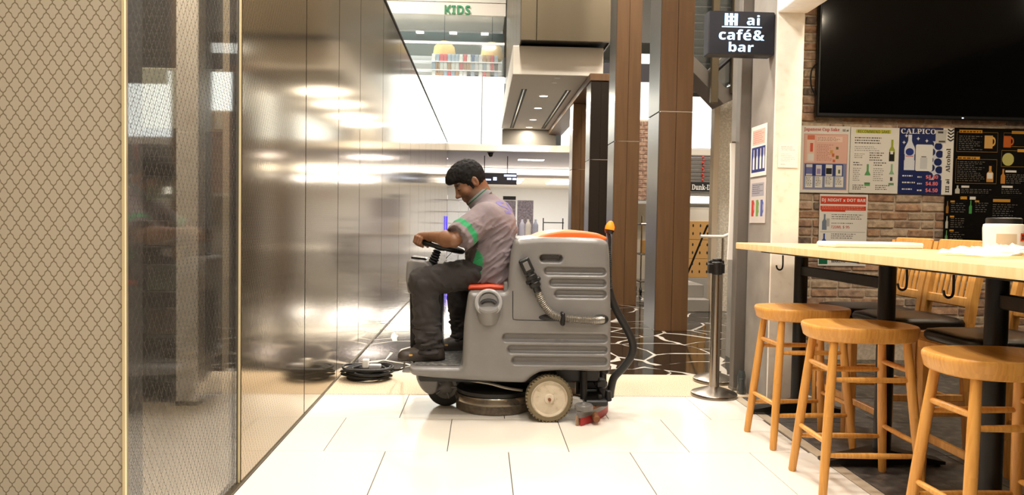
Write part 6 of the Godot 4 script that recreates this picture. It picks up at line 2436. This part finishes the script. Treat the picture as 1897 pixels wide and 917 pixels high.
	for q in [[0.03, 0.06, 0.52, 0.29], [0.03, 0.46, 0.52, 0.36], [0.62, 0.06, 0.40, 0.20], [0.60, 0.32, 0.42, 0.24]]:
		for e in [[q[0], q[1], q[2], 0.008], [q[0], q[1] + q[3], q[2], 0.008], [q[0], q[1], 0.006, q[3]], [q[0] + q[2] - 0.006, q[1], 0.006, q[3]]]:
			frames.append([e[0], e[1], e[2], e[3], Color(0.52, 0.40, 0.20)])
	t = poster("beer_menu_poster", "black beer and whisky menu poster with gold frames", 3.972, 4.66, 1.415, 1.981, z, sheet_image(480, 400, black, frames + [
		[0.06, 0.03, 0.29, 0.045, gold], [0.05, 0.425, 0.28, 0.045, gold], [0.72, 0.03, 0.28, 0.045, gold], [0.80, 0.30, 0.20, 0.045, gold], [0.38, 0.09, 0.14, 0.21, Color(0.80, 0.62, 0.36), "mug"], [0.42, 0.56, 0.09, 0.24, Color(0.80, 0.58, 0.30), "bottle"], [0.43, 0.66, 0.07, 0.09, white], [0.62, 0.09, 0.13, 0.19, Color(0.70, 0.36, 0.16), "mug"], [0.61, 0.36, 0.15, 0.19, Color(0.72, 0.70, 0.42), "disc"], [0.60, 0.60, 0.06, 0.22, Color(0.78, 0.52, 0.25), "bottle"], [0.03, 0.86, 0.06, 0.12, Color(0.75, 0.75, 0.70), "bottle"], [0.11, 0.86, 0.10, 0.03, white], [0.66, 0.62, 0.14, 0.03, white], [0.62, 0.85, 0.14, 0.03, white]],
		[[0.07, 0.045, 0.27, 1, 0.05, Color(0.40, 0.24, 0.08)], [0.06, 0.44, 0.26, 1, 0.05, Color(0.40, 0.24, 0.08)], [0.06, 0.12, 0.30, 8, 0.028, grey], [0.05, 0.50, 0.35, 11, 0.028, grey], [0.11, 0.91, 0.42, 3, 0.026, grey], [0.67, 0.68, 0.30, 5, 0.03, grey], [0.62, 0.90, 0.36, 3, 0.028, grey]], 4), 0.25)
	t = poster("sake_menu_poster", "black sake menu poster below the beer menu", 3.905, 4.66, 0.90, 1.412, z, sheet_image(480, 340, black, [
		[0.19, 0.02, 0.07, 0.05, gold], [0.29, 0.02, 0.07, 0.05, white], [0.56, 0.05, 0.20, 0.05, gold], [0.02, 0.10, 0.03, 0.20, Color(0.60, 0.42, 0.2), "bottle"], [0.285, 0.08, 0.035, 0.22, Color(0.32, 0.62, 0.34), "bottle"], [0.02, 0.35, 0.03, 0.20, Color(0.78, 0.78, 0.72), "bottle"], [0.02, 0.58, 0.03, 0.22, Color(0.40, 0.60, 0.40), "bottle"], [0.07, 0.09, 0.05, 0.03, gold], [0.35, 0.08, 0.05, 0.03, gold], [0.07, 0.34, 0.05, 0.03, gold], [0.07, 0.57, 0.05, 0.03, gold]],
		[[0.08, 0.13, 0.17, 5, 0.035, grey], [0.36, 0.12, 0.17, 5, 0.035, grey], [0.08, 0.38, 0.17, 5, 0.035, grey], [0.08, 0.61, 0.17, 5, 0.035, grey], [0.56, 0.14, 0.3, 8, 0.035, grey]], 5), 0.25)
	write(t, "SAKE", Vector3(-0.215, 0.234, 0.001), 0.022, 0.055, M.ink_gold, true)
	# party flyer
	t = poster("party_flyer", "white flyer with a red painted heading reading DJ night", 2.832, 3.243, 0.80, 1.402, z, sheet_image(340, 500, white, [
		[0.02, 0.03, 0.95, 0.11, Color(0.84, 0.27, 0.17)], [0.02, 0.165, 0.95, 0.06, Color(0.82, 0.26, 0.16)], [0.04, 0.225, 0.50, 0.02, Color(0.82, 0.26, 0.16)], [0.06, 0.28, 0.10, 0.22, Color(0.45, 0.50, 0.58), "bottle"], [0.15, 0.34, 0.07, 0.11, Color(0.72, 0.72, 0.70)], [0.06, 0.55, 0.10, 0.22, Color(0.20, 0.32, 0.62), "bottle"], [0.03, 0.525, 0.94, 0.006, Color(0.6, 0.6, 0.6)], [0.02, 0.86, 0.18, 0.12, Color(0.07, 0.40, 0.28)], [0.78, 0.87, 0.14, 0.10, Color(0.80, 0.22, 0.18), "disc"]],
		[[0.05, 0.175, 0.9, 2, 0.026, Color(0.92, 0.62, 0.55)], [0.26, 0.28, 0.66, 3, 0.028, ink], [0.26, 0.40, 0.5, 1, 0.024, ink], [0.26, 0.55, 0.66, 3, 0.028, ink]], 6))
	write(t, "DJ NIGHT x DOT BAR", Vector3(0, 0.248, 0.001), 0.034, 0.375, M.ink_white, true)
	write(t, "720ML $ 95", Vector3(-0.025, 0.026, 0.001), 0.026, 0.16, M.ink_red, false)
	write(t, "MAREHO", Vector3(-0.03, -0.262, 0.001), 0.024, 0.12, M.ink_black, true)
	# notice on the pillar
	t = poster("pillar_notice", "small white printed notice taped to the white pillar", 1.825, 1.950, 1.490, 1.636, -4.5435, sheet_image(120, 140, Color(0.90, 0.89, 0.87), [], [[0.15, 0.10, 0.72, 3, 0.07, Color(0.66, 0.65, 0.64)], [0.15, 0.42, 0.72, 5, 0.07, Color(0.74, 0.73, 0.72)], [0.15, 0.85, 0.25, 1, 0.06, Color(0.5, 0.5, 0.5)]], 7), 0.5, "notice")
	# two posters on the pillar's grey side, facing -x
	var px := 1.7915
	t = poster("drinks_poster", "upper poster with blue bottles on the grey pillar side", -0.135, 0.135, -0.165, 0.165, 0.0, sheet_image(240, 300, white, [[0.1, 0.08, 0.8, 0.30, pink], [0.06, 0.42, 0.88, 0.50, blue], [0.14, 0.46, 0.12, 0.40, white, "bottle"], [0.36, 0.46, 0.12, 0.40, white, "bottle"], [0.58, 0.46, 0.12, 0.40, white, "bottle"], [0.78, 0.46, 0.12, 0.40, white, "bottle"]], [[0.15, 0.12, 0.7, 6, 0.04, Color(0.7, 0.45, 0.4)]], 8))
	t.position = Vector3(px, 1.615, -4.785)
	t.rotation.y = -PI / 2
	t = poster("cocktail_poster", "lower poster with colourful glasses on the grey pillar side", -0.135, 0.135, -0.145, 0.145, 0.0, sheet_image(240, 300, Color(0.80, 0.78, 0.76), [[0.1, 0.1, 0.8, 0.3, Color(0.62, 0.62, 0.66)], [0.12, 0.45, 0.2, 0.4, Color(0.75, 0.25, 0.22), "mug"], [0.42, 0.45, 0.2, 0.4, Color(0.45, 0.60, 0.32), "mug"], [0.70, 0.45, 0.2, 0.4, Color(0.30, 0.38, 0.66), "mug"]], [[0.15, 0.14, 0.7, 5, 0.045, ink]], 9))
	t.position = Vector3(px, 1.290, -4.780)
	t.rotation.y = -PI / 2


func build_small_things() -> void:
	# barrier posts
	var lab := ["brushed steel barrier post with a black belt head, in front", "second steel barrier post, hidden behind the first"]
	for i in 2:
		var p: Vector3 = [Vector3(1.547, 0.0, -4.81), Vector3(1.690, 0.002, -5.255)][i]
		var t := thing("barrier_post", lab[i], "barrier post", p, "barrier posts")
		var mb := MB.new()
		lathe(mb, [Vector2(0, 0.0), Vector2(0.146, 0.0), Vector2(0.150, 0.004), Vector2(0.150, 0.018), Vector2(0.144, 0.026), Vector2(0.09, 0.046), Vector2(0.04, 0.062), Vector2(0.03, 0.066)], 48)
		built("base", mb, M.brushed_steel, t)
		mb = MB.new()
		cyl(mb, Vector3(0, 0.05, 0), Vector3(0, 0.82, 0), 0.032, 0.032, 28)
		built("tube", mb, M.brushed_steel, t)
		mb = MB.new()
		cyl(mb, Vector3(0, 0.80, 0), Vector3(0, 0.885, 0), 0.034, 0.034, 28, 0.004)
		rbox(mb, Vector3(-0.042, 0.842, 0.0), Vector3(0.035, 0.062, 0.04), 0.004)
		rbox(mb, Vector3(0.036, 0.842, 0.0), Vector3(0.020, 0.062, 0.04), 0.004)
		built("belt_head", mb, M.black_plastic, t)
	# clear bottle bag by the post
	var wb := thing("wrapped_bottle", "crumpled clear plastic wrapped bottle at the foot of the grey post", "bottle", Vector3(1.752, 0.002, -4.87))
	var m := MB.new()
	lathe(m, [Vector2(0, 0), Vector2(0.028, 0.0), Vector2(0.031, 0.03), Vector2(0.026, 0.075), Vector2(0.030, 0.12), Vector2(0.016, 0.155), Vector2(0, 0.158)], 14)
	for i in m.v.size():
		var p := m.v[i]
		m.v[i] = p + Vector3(sin(p.y * 130.0 + p.z * 90.0), 0, cos(p.y * 110.0 + p.x * 80.0)) * 0.003
	built("wrap", m, M.smoke_glass, wb)
	m = MB.new()
	cyl(m, Vector3(0, 0.002, 0), Vector3(0, 0.10, 0), 0.018, 0.016, 12)
	built("inner_bottle", m, M.machine_dark_grey, wb)
	# things on the bar tables
	var ps := thing("white_board_box", "flat white box lying on the bar table before the flyer", "box", Vector3(2.00, 1.025, -3.72))
	built("box", slab(Vector3(-0.25, 0, -0.10), Vector3(0.21, 0.030, 0.10), 0.008), M.white_plastic, ps)
	built("lid_seam", slab(Vector3(-0.2505, 0.014, -0.1005), Vector3(0.2105, 0.0155, 0.1005)), M.paper_white, ps)
	var tub := thing("white_tub", "white plastic tub with a black lid and hazard label", "tub", Vector3(2.15, 1.025, -2.98))
	tub.scale = Vector3(0.9, 1.16, 0.9)
	m = MB.new()
	lathe(m, [Vector2(0, 0), Vector2(0.072, 0.0), Vector2(0.078, 0.006), Vector2(0.083, 0.095), Vector2(0.080, 0.108), Vector2(0.066, 0.112)], 36)
	built("body", m, M.white_plastic, tub)
	m = MB.new()
	lathe(m, [Vector2(0.070, 0.108), Vector2(0.072, 0.112), Vector2(0.072, 0.128), Vector2(0.066, 0.132), Vector2(0, 0.132)], 36)
	built("lid", m, M.black_plastic, tub)
	m = MB.new()
	curved_label(m, 0.0822, 0.02, 0.075, -0.95, 0.05)
	built("label", m, mat("label_tan", Color(0.78, 0.70, 0.58), 0.5), tub)
	m = MB.new()
	curved_label(m, 0.0834, 0.05, 0.078, 0.28, 0.62)
	var hz := built("hazard_label", m, mat("hazard_orange", Color(0.86, 0.30, 0.12), 0.5), tub)
	var xm := write(hz, "X", Vector3(0.0835 * sin(0.45), 0.064, 0.0835 * cos(0.45) + 0.0005), 0.018, 0.018, M.ink_black, true, "Droid Sans", Vector3(0, 0.45, 0))
	var f := MB.new()
	var n := FastNoiseLite.new()
	n.seed = 77
	n.frequency = 9.0
	var gx := 28
	var gz := 22
	var pt := func(i: int, j: int) -> Vector3:
		var u := float(i) / gx
		var v := float(j) / gz
		var edge := 1.0 - pow(absf(u * 2.0 - 1.0), 3.0) * 0.8
		var q := Vector3(u * 0.40 + n.get_noise_2d(v * 0.4, 3.0) * 0.05, 0.0, v * 0.36 + n.get_noise_2d(u * 0.4, 9.0) * 0.06)
		q.y = 0.003 + edge * (0.016 + 0.032 * absf(n.get_noise_2d(q.x, q.z)) * 2.0)
		return q
	for j in gz:
		for i in gx:
			f.quad(pt.call(i, j), pt.call(i, j + 1), pt.call(i + 1, j + 1), pt.call(i + 1, j))
	var bag := single("plastic_bag", f, M.frosted_plastic, "crumpled clear plastic bag lying on the bar table edge", "plastic bag", "", 60.0)
	bag.position = Vector3(1.80, 1.0255, -2.88)
	# coiled cable by the reflective wall
	var coil := thing("cable_coil", "coil of black power cable lying on the stone strip by the wall", "cable", Vector3(-0.795, 0.001, -5.25))
	var r := RandomNumberGenerator.new()
	r.seed = 12
	for k in 13:
		var pts := PackedVector3Array()
		var a0 := r.randf_range(0.0, TAU)
		var ra := r.randf_range(0.105, 0.180)
		var rb := r.randf_range(0.100, 0.165)
		var cx := r.randf_range(-0.008, 0.022)
		var y0 := 0.010 + 0.0062 * k
		var ti := r.randf_range(-0.028, 0.028)
		for i in 48:
			var a := TAU * i / 48
			pts.append(Vector3(cx + cos(a) * ra, maxf(0.009, y0 + ti * cos(a + a0) + 0.004 * sin(3.0 * a + a0)), sin(a) * rb))
		var cm := MB.new()
		tube(cm, pts, 0.0085, 8, true)
		built("cable_loop", cm, M.black_rubber, coil)
	var tail := MB.new()
	tube(tail, smooth_path([Vector3(0.10, 0.05, -0.10), Vector3(0.19, 0.06, -0.02), Vector3(0.265, 0.095, 0.10), Vector3(0.29, 0.17, 0.26), Vector3(0.33, 0.225, 0.46), Vector3(0.385, 0.215, 0.60)], 8), 0.0065, 8)
	built("cable_tail", tail, M.black_rubber, coil)
	var plug := thing("power_adapter", "white and grey power adapter resting on the black cable coil", "power adapter", Vector3(-0.775, 0.100, -5.20))
	built("plug_head", slab(Vector3(-0.045, -0.01, -0.03), Vector3(0.0, 0.05, 0.02), 0.006), M.white_plastic, plug)
	built("cable_socket", slab(Vector3(0.002, -0.012, -0.02), Vector3(0.085, 0.016, 0.03), 0.006), mat("adapter_grey", Color(0.72, 0.72, 0.74), 0.4), plug)


func curved_label(mb: MB, r: float, y0: float, y1: float, a0: float, a1: float) -> void:
	for k in 10:
		var a := lerpf(a0, a1, k / 10.0)
		var b := lerpf(a0, a1, (k + 1) / 10.0)
		mb.quad(Vector3(sin(a) * r, y0, cos(a) * r), Vector3(sin(b) * r, y0, cos(b) * r), Vector3(sin(b) * r, y1, cos(b) * r), Vector3(sin(a) * r, y1, cos(a) * r))
